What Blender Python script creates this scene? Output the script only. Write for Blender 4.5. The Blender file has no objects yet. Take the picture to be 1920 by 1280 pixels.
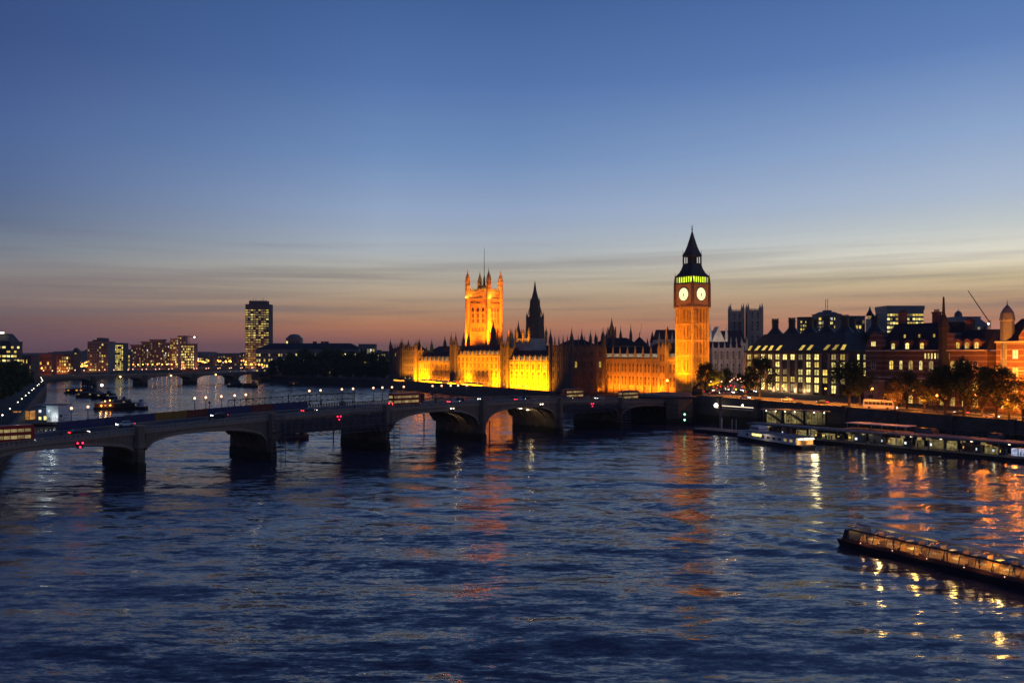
import bpy, bmesh, math, random
import numpy as np
from mathutils import Vector, Matrix
random.seed(7)
rnd = random.random
R = math.radians
scene = bpy.context.scene
COL = scene.collection

# ------------------------------------------------------------------ camera
F = 1530.0; HZ = 665.0; CX = 960.0; CH = 30.0
cam_d = bpy.data.cameras.new('camera'); cam = bpy.data.objects.new('camera', cam_d); COL.objects.link(cam)
cam.location = (0, 0, CH); cam.rotation_euler = (R(90), 0, 0)
cam_d.sensor_width = 36; cam_d.lens = 36 * F / 1920; cam_d.shift_y = 25 / 1920
cam_d.clip_start = 1; cam_d.clip_end = 20000
scene.camera = cam
def PX(px, Y): return (px - CX) / F * Y
def PZ(py, Y): return CH - (py - HZ) / F * Y

# ------------------------------------------------------------------ world
def lin(c): return tuple(((v/255)/12.92 if v/255 <= .04045 else ((v/255+.055)/1.055)**2.4) for v in c)
w = bpy.data.worlds.new('World'); scene.world = w; w.use_nodes = True
nt = w.node_tree; nt.nodes.clear()
def N(t, **k):
    n = nt.nodes.new(t)
    for a, b in k.items(): setattr(n, a, b)
    return n
def L(a, b): nt.links.new(a, b)
def M(op, a, b=None, c=None, clamp=False):
    n = N('ShaderNodeMath', operation=op, use_clamp=clamp)
    for i, v in enumerate((a, b, c)):
        if v is None: continue
        if isinstance(v, (int, float)): n.inputs[i].default_value = v
        else: L(v, n.inputs[i])
    return n.outputs[0]
tc = N('ShaderNodeTexCoord'); sx = N('ShaderNodeSeparateXYZ'); L(tc.outputs['Generated'], sx.inputs[0])
X_, Y_, Z_ = sx.outputs
hyp = M('SQRT', M('ADD', M('MULTIPLY', X_, X_), M('MULTIPLY', Y_, Y_)))
tanel = M('DIVIDE', Z_, M('MAXIMUM', hyp, .001))
az = M('ARCTAN2', X_, Y_)
# thin stratus: noise stretched along the horizon
cv = N('ShaderNodeCombineXYZ'); L(M('MULTIPLY', az, 2.2), cv.inputs[0]); L(M('MULTIPLY', M('SUBTRACT', tanel, M('MULTIPLY', az, .012)), 70), cv.inputs[1])
n1 = N('ShaderNodeTexNoise'); n1.inputs['Scale'].default_value = 1.0; n1.inputs['Detail'].default_value = 5; n1.inputs['Roughness'].default_value = .55; n1.inputs['Distortion'].default_value = .25
L(cv.outputs[0], n1.inputs['Vector'])
cv2 = N('ShaderNodeCombineXYZ'); L(M('MULTIPLY', az, .9), cv2.inputs[0]); L(M('MULTIPLY', tanel, 17), cv2.inputs[1]); cv2.inputs[2].default_value = 4.3
n2 = N('ShaderNodeTexNoise'); n2.inputs['Scale'].default_value = 1.0; n2.inputs['Detail'].default_value = 3
L(cv2.outputs[0], n2.inputs['Vector'])
streak = M('SUBTRACT', M('ADD', M('MULTIPLY', n1.outputs[0], .6), M('MULTIPLY', n2.outputs[0], .5)), .55)
band = M('MULTIPLY', M('SMOOTH_MIN', M('MULTIPLY', tanel, 25), 1.0, .2), M('SUBTRACT', 1.0, M('MULTIPLY', tanel, 6.2), clamp=True), clamp=True)
tj = M('ADD', tanel, M('MULTIPLY', M('MULTIPLY', streak, band), .045))
fac = M('SQRT', M('MAXIMUM', tj, 0.0))     # ramp position = sqrt(tan(elevation))
def ramp(rows):
    n = N('ShaderNodeValToRGB'); e = n.color_ramp.elements
    pts = sorted([(math.sqrt(max(0, HZ - y) / F), lin(c)) for y, c in rows])
    while len(e) > 1: e.remove(e[-1])
    e[0].position = pts[0][0]; e[0].color = (*pts[0][1], 1)
    for p, c in pts[1:]:
        q = e.new(min(p, 1)); q.color = (*c, 1)
    L(fac, n.inputs[0]); return n.outputs[0]
left = ramp([(665, (84, 62, 76)), (640, (98, 74, 82)), (600, (116, 92, 92)), (545, (140, 131, 127)), (500, (122, 129, 140)), (450, (96, 111, 138)), (380, (84, 106, 148)), (300, (76, 101, 150)), (150, (59, 82, 133)), (0, (51, 77, 127)), (-500, (40, 60, 106)), (-860, (36, 54, 98))])
mid = ramp([(665, (104, 78, 84)), (648, (112, 80, 80)), (632, (150, 98, 82)), (612, (172, 116, 84)), (575, (168, 138, 112)), (545, (170, 154, 134)), (510, (177, 172, 160)), (470, (166, 174, 181)), (400, (149, 168, 198)), (300, (115, 145, 189)), (150, (84, 116, 171)), (0, (66, 98, 152)), (-500, (52, 78, 132)), (-860, (42, 62, 112))])
right = ramp([(665, (150, 98, 96)), (640, (172, 112, 94)), (605, (182, 128, 100)), (570, (180, 148, 118)), (535, (206, 188, 150)), (500, (222, 217, 200)), (450, (192, 199, 200)), (400, (174, 189, 210)), (300, (143, 168, 205)), (150, (96, 129, 184)), (0, (76, 109, 167)), (-500, (58, 84, 140)), (-860, (44, 66, 116))])
# sunset glow lies ahead and to the right; the sky darkens away from it
c_az = M('COSINE', M('SUBTRACT', az, R(36)))
def mixc(f, a, b):
    n = N('ShaderNodeMix', data_type='RGBA'); n.clamp_factor = True
    L(f, n.inputs[0]); L(a, n.inputs[6]); L(b, n.inputs[7]); return n.outputs[2]
fa = M('DIVIDE', M('ADD', az, R(33)), R(24))          # 0 at far left, 1 ahead
back = M('MULTIPLY', M('ADD', c_az, .2), 1.6, clamp=True)
m1 = mixc(M('MULTIPLY', fa, back, clamp=True), left, mid)
m2 = mixc(M('MULTIPLY', M('DIVIDE', az, R(30), clamp=True), back, clamp=True), m1, right)
cb = M('ADD', 1.0, M('MULTIPLY', M('MULTIPLY', streak, band), -2.3))
vm0 = N('ShaderNodeVectorMath', operation='SCALE'); L(m2, vm0.inputs[0]); L(cb, vm0.inputs['Scale'])
vm = N('ShaderNodeMix', data_type='RGBA'); vm.clamp_factor = True
L(M('MULTIPLY', M('MULTIPLY', M('SUBTRACT', streak, .015), band), 6.0, clamp=True), vm.inputs[0]); L(vm0.outputs[0], vm.inputs[6]); vm.inputs[7].default_value = (*lin((118, 106, 112)), 1)
bg = N('ShaderNodeBackground'); vs = N('ShaderNodeVectorMath', operation='SCALE'); L(vm.outputs[2], vs.inputs[0])
L(M('ADD', 1.0, M('MULTIPLY', M('SUBTRACT', 1.0, M('MULTIPLY', tanel, 6), clamp=True), .20)), vs.inputs['Scale'])
L(vs.outputs[0], bg.inputs[0]); bg.inputs[1].default_value = 1.0
wo = N('ShaderNodeOutputWorld'); L(bg.outputs[0], wo.inputs[0])
scene.view_settings.view_transform = 'Standard'; scene.view_settings.look = 'None'
scene.view_settings.exposure = 0; scene.view_settings.gamma = 1
scene.render.engine = 'CYCLES'
cy = scene.cycles
cy.use_denoising = True
try: cy.denoiser = 'OPENIMAGEDENOISE'; cy.denoising_prefilter = 'ACCURATE'
except Exception: pass
cy.max_bounces = 4; cy.diffuse_bounces = 2; cy.glossy_bounces = 3; cy.transmission_bounces = 3; cy.transparent_max_bounces = 8
cy.sample_clamp_indirect = 4.0; cy.sample_clamp_direct = 0
cy.caustics_reflective = False; cy.caustics_refractive = False
cy.use_light_tree = True

# ------------------------------------------------------------------ lamps
SODIUM = (1.0, .42, .05); YEL = (1.0, .34, .0); WARM = (1.0, .72, .42)
def area(name, loc, target, sx_, sy_, power, col, spread=160, xdir=None):
    d = bpy.data.lights.new(name, 'AREA'); d.shape = 'RECTANGLE'; d.size = sx_; d.size_y = sy_; d.energy = power; d.color = col; d.spread = R(spread)
    o = bpy.data.objects.new(name, d); COL.objects.link(o); o.location = loc
    z = (Vector(loc) - Vector(target)).normalized()
    x = Vector(xdir).normalized() if xdir else Vector((1, 0, 0)); x = (x - z * x.dot(z)).normalized(); y = z.cross(x)
    o.rotation_euler = Matrix((x, y, z)).transposed().to_euler()
    return o
def point(name, loc, power, col, r=.3):
    d = bpy.data.lights.new(name, 'POINT'); d.energy = power; d.color = col; d.shadow_soft_size = r
    o = bpy.data.objects.new(name, d); COL.objects.link(o); o.location = loc; return o
def spot(name, loc, target, power, col, size=40, r=.4, blend=.6):
    d = bpy.data.lights.new(name, 'SPOT'); d.energy = power; d.color = col; d.spot_size = R(size); d.spot_blend = blend; d.shadow_soft_size = r
    o = bpy.data.objects.new(name, d); COL.objects.link(o); o.location = loc
    o.rotation_euler = (Vector(target) - Vector(loc)).to_track_quat('-Z', 'Y').to_euler(); return o

# ------------------------------------------------------------------ materials
def mat(name, col, rough=.8, var=.25, scale=.4, metal=0.0, bump=0.0, detail=4, stripes=None, spec=.3, brick=None, tide=None):
    m = bpy.data.materials.new(name); m.use_nodes = True; t = m.node_tree; b = t.nodes['Principled BSDF']
    b.inputs['Roughness'].default_value = rough; b.inputs['Metallic'].default_value = metal; b.inputs['Specular IOR Level'].default_value = spec
    tcn = t.nodes.new('ShaderNodeTexCoord')
    n = t.nodes.new('ShaderNodeTexNoise'); n.inputs['Scale'].default_value = scale; n.inputs['Detail'].default_value = detail
    t.links.new(tcn.outputs['Object'], n.inputs['Vector'])
    r = t.nodes.new('ShaderNodeValToRGB'); r.color_ramp.elements[0].position = .25; r.color_ramp.elements[1].position = .75
    r.color_ramp.elements[0].color = (*[c * (1 - var) for c in col], 1); r.color_ramp.elements[1].color = (*[min(1, c * (1 + var)) for c in col], 1)
    t.links.new(n.outputs[0], r.inputs[0]); out = r.outputs[0]
    if stripes:
        per, frac, c2 = stripes
        s = t.nodes.new('ShaderNodeSeparateXYZ'); t.links.new(tcn.outputs['Object'], s.inputs[0])
        a = t.nodes.new('ShaderNodeMath'); a.operation = 'PINGPONG'; t.links.new(s.outputs[2], a.inputs[0]); a.inputs[1].default_value = per / 2
        g = t.nodes.new('ShaderNodeMath'); g.operation = 'GREATER_THAN'; t.links.new(a.outputs[0], g.inputs[0]); g.inputs[1].default_value = per / 2 * (1 - frac)
        x = t.nodes.new('ShaderNodeMix'); x.data_type = 'RGBA'; t.links.new(g.outputs[0], x.inputs[0]); t.links.new(out, x.inputs[6]); x.inputs[7].default_value = (*c2, 1); out = x.outputs[2]
    if brick or tide:
        s = t.nodes.new('ShaderNodeSeparateXYZ'); t.links.new(tcn.outputs['Object'], s.inputs[0])
    if brick:
        a = t.nodes.new('ShaderNodeMath'); a.operation = 'ADD'; t.links.new(s.outputs[0], a.inputs[0]); t.links.new(s.outputs[1], a.inputs[1])
        cb_ = t.nodes.new('ShaderNodeCombineXYZ'); t.links.new(a.outputs[0], cb_.inputs[0]); t.links.new(s.outputs[2], cb_.inputs[1])
        br = t.nodes.new('ShaderNodeTexBrick'); t.links.new(cb_.outputs[0], br.inputs['Vector']); br.inputs['Scale'].default_value = 1; br.inputs['Brick Width'].default_value = brick[0]; br.inputs['Row Height'].default_value = brick[1]
        br.inputs['Mortar Size'].default_value = .05; br.inputs['Color1'].default_value = (1, 1, 1, 1); br.inputs['Color2'].default_value = (.72, .72, .72, 1); br.inputs['Mortar'].default_value = (.35, .35, .35, 1)
        x = t.nodes.new('ShaderNodeMix'); x.data_type = 'RGBA'; x.blend_type = 'MULTIPLY'; x.inputs[0].default_value = 1; t.links.new(out, x.inputs[6]); t.links.new(br.outputs['Color'], x.inputs[7]); out = x.outputs[2]
    if tide:
        a = t.nodes.new('ShaderNodeMath'); a.operation = 'MULTIPLY_ADD'; t.links.new(n.outputs[0], a.inputs[0]); a.inputs[1].default_value = 1.6; t.links.new(s.outputs[2], a.inputs[2])
        g = t.nodes.new('ShaderNodeMapRange'); t.links.new(a.outputs[0], g.inputs[0]); g.inputs[1].default_value = tide + 1.0; g.inputs[2].default_value = tide + .5
        x = t.nodes.new('ShaderNodeMix'); x.data_type = 'RGBA'; t.links.new(g.outputs[0], x.inputs[0]); t.links.new(out, x.inputs[6]); x.inputs[7].default_value = (.035, .032, .018, 1); out = x.outputs[2]
    t.links.new(out, b.inputs['Base Color'])
    if bump:
        bp = t.nodes.new('ShaderNodeBump'); bp.inputs['Strength'].default_value = bump; bp.inputs['Distance'].default_value = .2
        n3 = t.nodes.new('ShaderNodeTexNoise'); n3.inputs['Scale'].default_value = scale * 4; n3.inputs['Detail'].default_value = 5
        t.links.new(tcn.outputs['Object'], n3.inputs['Vector']); t.links.new(n3.outputs[0], bp.inputs['Height']); t.links.new(bp.outputs[0], b.inputs['Normal'])
    return m
def em(name, col, strength, sample=False, var=0.0, scale=1.0):
    m = bpy.data.materials.new(name); m.use_nodes = True; t = m.node_tree; b = t.nodes['Principled BSDF']
    b.inputs['Base Color'].default_value = (.05, .05, .05, 1); b.inputs['Roughness'].default_value = .3
    b.inputs['Emission Color'].default_value = (*col, 1); b.inputs['Emission Strength'].default_value = strength
    if var:
        tcn = t.nodes.new('ShaderNodeTexCoord'); n = t.nodes.new('ShaderNodeTexNoise'); n.inputs['Scale'].default_value = scale; n.inputs['Detail'].default_value = 3
        t.links.new(tcn.outputs['Object'], n.inputs['Vector'])
        a = t.nodes.new('ShaderNodeMapRange'); t.links.new(n.outputs[0], a.inputs[0]); a.inputs[1].default_value = .3; a.inputs[2].default_value = .7
        a.inputs[3].default_value = strength * (1 - var); a.inputs[4].default_value = strength * (1 + var)
        oi = t.nodes.new('ShaderNodeObjectInfo'); r2 = t.nodes.new('ShaderNodeMapRange'); t.links.new(oi.outputs['Random'], r2.inputs[0]); r2.inputs[3].default_value = .45; r2.inputs[4].default_value = 1.45
        mu = t.nodes.new('ShaderNodeMath'); mu.operation = 'MULTIPLY'; t.links.new(a.outputs[0], mu.inputs[0]); t.links.new(r2.outputs[0], mu.inputs[1]); t.links.new(mu.outputs[0], b.inputs['Emission Strength'])
        of = t.nodes.new('ShaderNodeVectorMath'); of.operation = 'ADD'; sc2 = t.nodes.new('ShaderNodeMath'); sc2.operation = 'MULTIPLY'; t.links.new(oi.outputs['Random'], sc2.inputs[0]); sc2.inputs[1].default_value = 90
        t.links.new(tcn.outputs['Object'], of.inputs[0]); t.links.new(sc2.outputs[0], of.inputs[1]); t.links.new(of.outputs[0], n.inputs['Vector'])
    if not sample: m.cycles.emission_sampling = 'NONE'
    return m
def glass(name, col=(.02, .025, .035), rough=.12):
    m = bpy.data.materials.new(name); m.use_nodes = True; b = m.node_tree.nodes['Principled BSDF']
    b.inputs['Base Color'].default_value = (*col, 1); b.inputs['Roughness'].default_value = rough; b.inputs['Specular IOR Level'].default_value = .5; return m

STONE = mat('floodlit limestone', (.46, .31, .09), .85, .3, .7, bump=.4)  # golden floodlight tone put into the stone colour
STONE_D = mat('unlit limestone', (.12, .09, .075), .9, .3, .5, bump=.4)  # same limestone, darkened to stand in for parts outside the floodlights
STONE_P = mat('pale abbey stone', (.42, .38, .34), .9, .3, .25, bump=.4)
SLATE = mat('slate roof', (.035, .035, .045), .9, .25, .5, spec=.1)
IRON = mat('iron roof', (.05, .05, .055), .6, .2, .5)
LEAD = mat('lead roof', (.12, .13, .15), .6, .2, .3)
GRANITE = mat('wet granite', (.16, .115, .09), .7, .35, .3, bump=.5, brick=(1.6, .75), tide=2.6)
BPAINT = mat('green bridge paint', (.17, .13, .10), .6, .2, .25, bump=.2)
BTRIM = mat('pale green bridge trim', (.25, .20, .155), .6, .15, .3)
ASPH = mat('asphalt', (.05, .05, .052), .85, .25, .3)
PAVE = mat('paving stone', (.2, .19, .17), .85, .2, .6)
WALLG = mat('embankment granite', (.10, .085, .08), .8, .4, .2, bump=.5, brick=(2.0, .8), tide=4.0)
EARTH = mat('town ground', (.05, .045, .04), .95, .3, .02)
BRICK_S = mat('banded brick', (.11, .055, .045), .85, .25, .6, stripes=(2.2, .3, (.18, .135, .11)))
BRICK = mat('red brick', (.15, .07, .055), .85, .25, .4)
DKBRICK = mat('dark brick', (.12, .08, .07), .85, .25, .4)
BRONZE = mat('dark bronze cladding', (.06, .05, .045), .5, .2, .3, metal=.3)
SANDST = mat('sandstone mullion', (.30, .20, .15), .85, .15, .4)
CONC = mat('grey concrete', (.16, .15, .155), .85, .2, .15)
CONC_D = mat('dark concrete', (.085, .08, .09), .85, .2, .15)
CLAD = mat('steel cladding', (.15, .17, .2), .4, .15, .2, metal=.4)
GLASSD = glass('dark window glass', (.02, .015, .015), .35)
GLASSC = glass('curtain wall glass', (.05, .06, .08), .2)
WHITE = mat('white boat paint', (.62, .6, .62), .45, .08, .4)
NAVY = mat('navy hull', (.02, .022, .04), .4, .2, .4)
BLACKP = mat('black hull', (.015, .014, .016), .5, .3, .4)
REDP = mat('red bus paint', (.35, .02, .02), .35, .08, .5)
RUST = mat('rust red hull', (.16, .05, .035), .7, .3, .5)
BLUEP = mat('blue hoarding', (.035, .04, .12), .6, .1, .5)
YELP = mat('yellow hoarding', (.22, .13, .02), .6, .1, .5)
REDH = mat('red hoarding', (.14, .035, .025), .6, .1, .5)
STEEL = mat('scaffold steel', (.14, .15, .18), .5, .2, .8, metal=.5)
SHEET = mat('scaffold sheeting', (.055, .05, .06), .8, .35, .5)
RUBBER = mat('tyre rubber', (.02, .02, .02), .9, .1, 1)
BLACKI = mat('black ironwork', (.03, .035, .03), .5, .1, 1)
BARK = mat('bark', (.07, .05, .035), .9, .3, 1.5, bump=.4)
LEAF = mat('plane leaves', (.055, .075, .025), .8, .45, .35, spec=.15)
LEAF2 = mat('lamplit plane leaves', (.12, .095, .025), .8, .45, .35, spec=.15)  # leaf colour warmed and brightened to stand in for lamplight
BRONZEST = mat('dark bronze', (.03, .035, .03), .4, .3, 1, metal=.6)
CLOTH = mat('dark coat', (.03, .03, .04), .9, .3, 1)
SKIN = mat('skin', (.45, .28, .2), .6, .1, 1)
W1 = em('window lit cream', (1.0, .80, .24), 1.25, var=.6, scale=1.8)
W2 = em('window lit yellow', (1.0, .68, .12), .75, var=.6, scale=1.8)
W3 = em('window lit dim', (.9, .66, .25), .25, var=.5, scale=.9)
W4 = em('window lit white', (.9, .95, 1.0), 1.1, var=.4, scale=.9)
WO = em('window lit orange', (1.0, .40, .08), .8, var=.5, scale=.9)
GLOBE = em('lamp globe', (1.0, .50, .30), 3.0)
GLOBE_O = em('sodium lamp', (1.0, .34, .05), 8)
GLOBE_W = em('white lamp', (1.0, .86, .60), 6)
REDL = em('red light', (1.0, .02, .03), 10)
PINKL = em('red navigation lamp', (1.0, .02, .08), 4)
GRNL = em('green light', (.2, 1.0, .45), 6)
HEADL = em('headlamp', (1.0, .88, .75), 12)
DIAL = em('clock dial glass', (1.0, .95, .50), 1.25)
BELF = em('belfry green glow', (.48, .72, .02), 1.9, var=.6, scale=.8)
PIERL = em('pier interior light', (.80, .62, .22), .20, var=.95, scale=.9)
PIERB = em('kiosk light', (.6, .7, 1.0), .4, var=.5, scale=1)
BOATI2 = em('boat saloon white light', (1.0, .75, .45), .9, var=.7, scale=.5)
BOATI = em('boat saloon light', (1.0, .42, .08), .75, var=.9, scale=.35)
BOATR = em('boat roof glazing light', (.75, .5, .42), .22, var=.8, scale=.3)

CLEAR = bpy.data.materials.new('clear glazing'); CLEAR.use_nodes = True; _t = CLEAR.node_tree; _t.nodes.clear()
_o = _t.nodes.new('ShaderNodeOutputMaterial'); _x = _t.nodes.new('ShaderNodeMixShader'); _a = _t.nodes.new('ShaderNodeBsdfTransparent'); _g = _t.nodes.new('ShaderNodeBsdfGlossy'); _f = _t.nodes.new('ShaderNodeFresnel')
_a.inputs[0].default_value = (.86, .84, .82, 1); _g.inputs['Roughness'].default_value = .05; _f.inputs[0].default_value = 1.6
_t.links.new(_f.outputs[0], _x.inputs[0]); _t.links.new(_a.outputs[0], _x.inputs[1]); _t.links.new(_g.outputs[0], _x.inputs[2]); _t.links.new(_x.outputs[0], _o.inputs[0])
# ------------------------------------------------------------------ mesh helpers
class MB:
    def __init__(s): s.v = []; s.f = []; s.m = []
    def _add(s, vs, fs, mi=0):
        o = len(s.v); s.v += [tuple(v) for v in vs]; s.f += [tuple(o + i for i in f) for f in fs]; s.m += [mi] * len(fs); return s
    def box(s, x0, x1, y0, y1, z0, z1, mi=0):
        return s._add([(x0, y0, z0), (x1, y0, z0), (x1, y1, z0), (x0, y1, z0), (x0, y0, z1), (x1, y0, z1), (x1, y1, z1), (x0, y1, z1)],
                      [(0, 3, 2, 1), (4, 5, 6, 7), (0, 1, 5, 4), (1, 2, 6, 5), (2, 3, 7, 6), (3, 0, 4, 7)], mi)
    def frus(s, cx, cy, r0, r1, z0, z1, n=8, ph=None, mi=0, sx=1, sy=1):
        ph = math.pi / n if ph is None else ph
        a = [ph + 2 * math.pi * i / n for i in range(n)]
        vs = [(cx + r0 * sx * math.cos(t), cy + r0 * sy * math.sin(t), z0) for t in a]
        if r1 < 1e-4:
            vs.append((cx, cy, z1)); fs = [(i, (i + 1) % n, n) for i in range(n)] + [tuple(range(n - 1, -1, -1))]
        else:
            vs += [(cx + r1 * sx * math.cos(t), cy + r1 * sy * math.sin(t), z1) for t in a]
            fs = [(i, (i + 1) % n, n + (i + 1) % n, n + i) for i in range(n)] + [tuple(range(n - 1, -1, -1)), tuple(range(n, 2 * n))]
        return s._add(vs, fs, mi)
    def lathe(s, cx, cy, prof, n=8, ph=None, mi=0):
        for (r0, z0), (r1, z1) in zip(prof, prof[1:]):
            if r0 < 1e-4: r0 = .01
            s.frus(cx, cy, r0, r1, z0, z1, n, ph, mi)
        return s
    def prism(s, poly, z0, z1, mi=0):
        n = len(poly); z1s = z1 if isinstance(z1, (list, tuple)) else [z1] * n
        vs = [(x, y, z0) for x, y in poly] + [(x, y, z) for (x, y), z in zip(poly, z1s)]
        a = sum(poly[i][0] * poly[(i + 1) % n][1] - poly[(i + 1) % n][0] * poly[i][1] for i in range(n))
        fs = [(i, (i + 1) % n, n + (i + 1) % n, n + i) for i in range(n)] + [tuple(range(n - 1, -1, -1)), tuple(range(n, 2 * n))]
        if a < 0: fs = [f[::-1] for f in fs]
        return s._add(vs, fs, mi)
    def hip(s, x0, x1, y0, y1, z0, z1, ix=0, iy=0, mi=0):      # hipped / gabled / mansard roof
        return s._add([(x0, y0, z0), (x1, y0, z0), (x1, y1, z0), (x0, y1, z0), (x0 + ix, y0 + iy, z1), (x1 - ix, y0 + iy, z1), (x1 - ix, y1 - iy, z1), (x0 + ix, y1 - iy, z1)],
                      [(0, 3, 2, 1), (4, 5, 6, 7), (0, 1, 5, 4), (1, 2, 6, 5), (2, 3, 7, 6), (3, 0, 4, 7)], mi)
    def bar(s, a, b, r, n=4, mi=0, r1=None):
        a = Vector(a); b = Vector(b); d = (b - a); l = d.length
        if l < 1e-6: return s
        d /= l; u = d.orthogonal().normalized(); v = d.cross(u); r1 = r if r1 is None else r1
        vs = []
        for p, q in ((a, r), (b, r1)):
            for i in range(n):
                t = 2 * math.pi * (i + .5) / n; vs.append(p + u * q * math.cos(t) + v * q * math.sin(t))
        return s._add(vs, [(i, (i + 1) % n, n + (i + 1) % n, n + i) for i in range(n)] + [tuple(range(n - 1, -1, -1)), tuple(range(n, 2 * n))], mi)
    def ball(s, cx, cy, cz, r, n=8, m=5, mi=0, sz=1):
        prof = [(r * math.sin(math.pi * i / m), cz - r * sz * math.cos(math.pi * i / m)) for i in range(m + 1)]
        vs = [(cx, cy, prof[0][1])]; 
        for pr, pz in prof[1:-1]: vs += [(cx + pr * math.cos(2 * math.pi * k / n), cy + pr * math.sin(2 * math.pi * k / n), pz) for k in range(n)]
        vs.append((cx, cy, prof[-1][1])); fs = []
        for k in range(n): fs.append((0, 1 + (k + 1) % n, 1 + k))
        for i in range(m - 2):
            for k in range(n):
                a = 1 + i * n + k; b = 1 + i * n + (k + 1) % n; fs.append((a, b, b + n, a + n))
        e = len(vs) - 1
        for k in range(n): fs.append((e, e - n + k, e - n + (k + 1) % n))
        return s._add(vs, fs, mi)
    def mesh(s, name, mats):
        me = bpy.data.meshes.new(name); me.from_pydata(s.v, [], s.f)
        for m in (mats if isinstance(mats, (list, tuple)) else [mats]): me.materials.append(m)
        if any(s.m): me.polygons.foreach_set('material_index', s.m)
        me.update(); return me
    def build(s, name, mats, parent=None, **k):
        return link(name, s.mesh(name, mats), parent, **k)
def link(name, data, parent=None, loc=None, rot=None, scale=None):
    o = bpy.data.objects.new(name, data); COL.objects.link(o)
    if parent is not None: o.parent = parent
    if loc is not None: o.location = loc
    if rot is not None: o.rotation_euler = (0, 0, rot)
    if scale is not None: o.scale = scale
    return o
def tag(o, label=None, cat=None, group=None, kind=None):
    if label: o['label'] = label
    if cat: o['category'] = cat
    if group: o['group'] = group
    if kind: o['kind'] = kind
    return o
def thing(name, label, cat, loc=(0, 0, 0), rot=0, group=None):
    return tag(link(name, None, None, loc, rot), label, cat, group)
def struct(o): o['kind'] = 'structure'; return o
def copy_thing(src, loc, rot=0, label=None, scale=None):
    kids = list(src.children); r = src.copy(); COL.objects.link(r); r.location = loc; r.rotation_euler = (0, 0, rot)
    if scale: r.scale = (scale,) * 3 if isinstance(scale, (int, float)) else scale
    if label: r['label'] = label
    for c in kids:
        k = c.copy(); COL.objects.link(k); k.parent = r
        for g in list(c.children):
            q = g.copy(); COL.objects.link(q); q.parent = k
    return r
_wm = {}
def winmesh(glassm, framem, bx=1, bz=1, fw=.07, arch=False):
    """unit window, x -.5..5, z 0..1, facing -y, with glazing bars"""
    key = (glassm.name, framem.name, bx, bz, fw, arch)
    if key in _wm: return _wm[key]
    b = MB()
    if arch:
        b._add([(-.5, -.02, 0), (.5, -.02, 0), (.5, -.02, .78), (.3, -.02, .92), (0, -.02, 1), (-.3, -.02, .92), (-.5, -.02, .78)], [(0, 1, 2, 3, 4, 5, 6)], 0)
    else: b._add([(-.5, -.02, 0), (.5, -.02, 0), (.5, -.02, 1), (-.5, -.02, 1)], [(0, 1, 2, 3)], 0)
    f = fw; d = -.12
    top = .8 if arch else 1
    b.box(-.5, -.5 + f, d, .0, 0, top, 1); b.box(.5 - f, .5, d, .0, 0, top, 1)
    b.box(-.5 + f, .5 - f, d, .0, 0, f * .5, 1)
    if not arch: b.box(-.5 + f, .5 - f, d, .0, 1 - f * .5, 1, 1)
    for i in range(1, bx + 1):
        x = -.5 + i / (bx + 1); b.box(x - f / 2, x + f / 2, d * .8, .0, f * .5, top if arch else 1 - f * .5, 1)
    for i in range(1, bz + 1):
        z = i / (bz + 1); b.box(-.5 + f, .5 - f, d * .6, -.005, z - f * .25, z + f * .25, 1)
    me = b.mesh('window', [glassm, framem]); _wm[key] = me; return me
def windows(parent, lst, name='window', cap=100):
    """lst of (x,y,z,w,h,rot,mesh): the first `cap` are parts, the rest one part"""
    for (x, y, z, ww, hh, rz, me) in lst[:cap]:
        link(name, me, parent, (x, y, z), rz, (ww, 1, hh))
    rest = lst[cap:]
    if rest:
        b = MB(); mats = []
        for (x, y, z, ww, hh, rz, me) in rest:
            mm = me.materials[0]
            if mm not in mats: mats.append(mm)
            c, s_ = math.cos(rz), math.sin(rz)
            q = []
            for lx, lz in ((-.5, 0), (.5, 0), (.5, 1), (-.5, 1)):
                px = lx * ww * .88; q.append((x + c * px + s_ * .06, y + s_ * px - c * .06, z + lz * hh))
            b._add(q, [(0, 1, 2, 3)], mats.index(mm))
        o = b.build(name, mats, parent); o['kind'] = 'stuff'
def pick(p1, p2, p3, dark=GLASSD, pw=0):
    r = rnd()
    if r < p1: return W1
    if r < p1 + p2: return W2
    if r < p1 + p2 + p3: return W3
    if r < p1 + p2 + p3 + pw: return W4
    return dark

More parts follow.
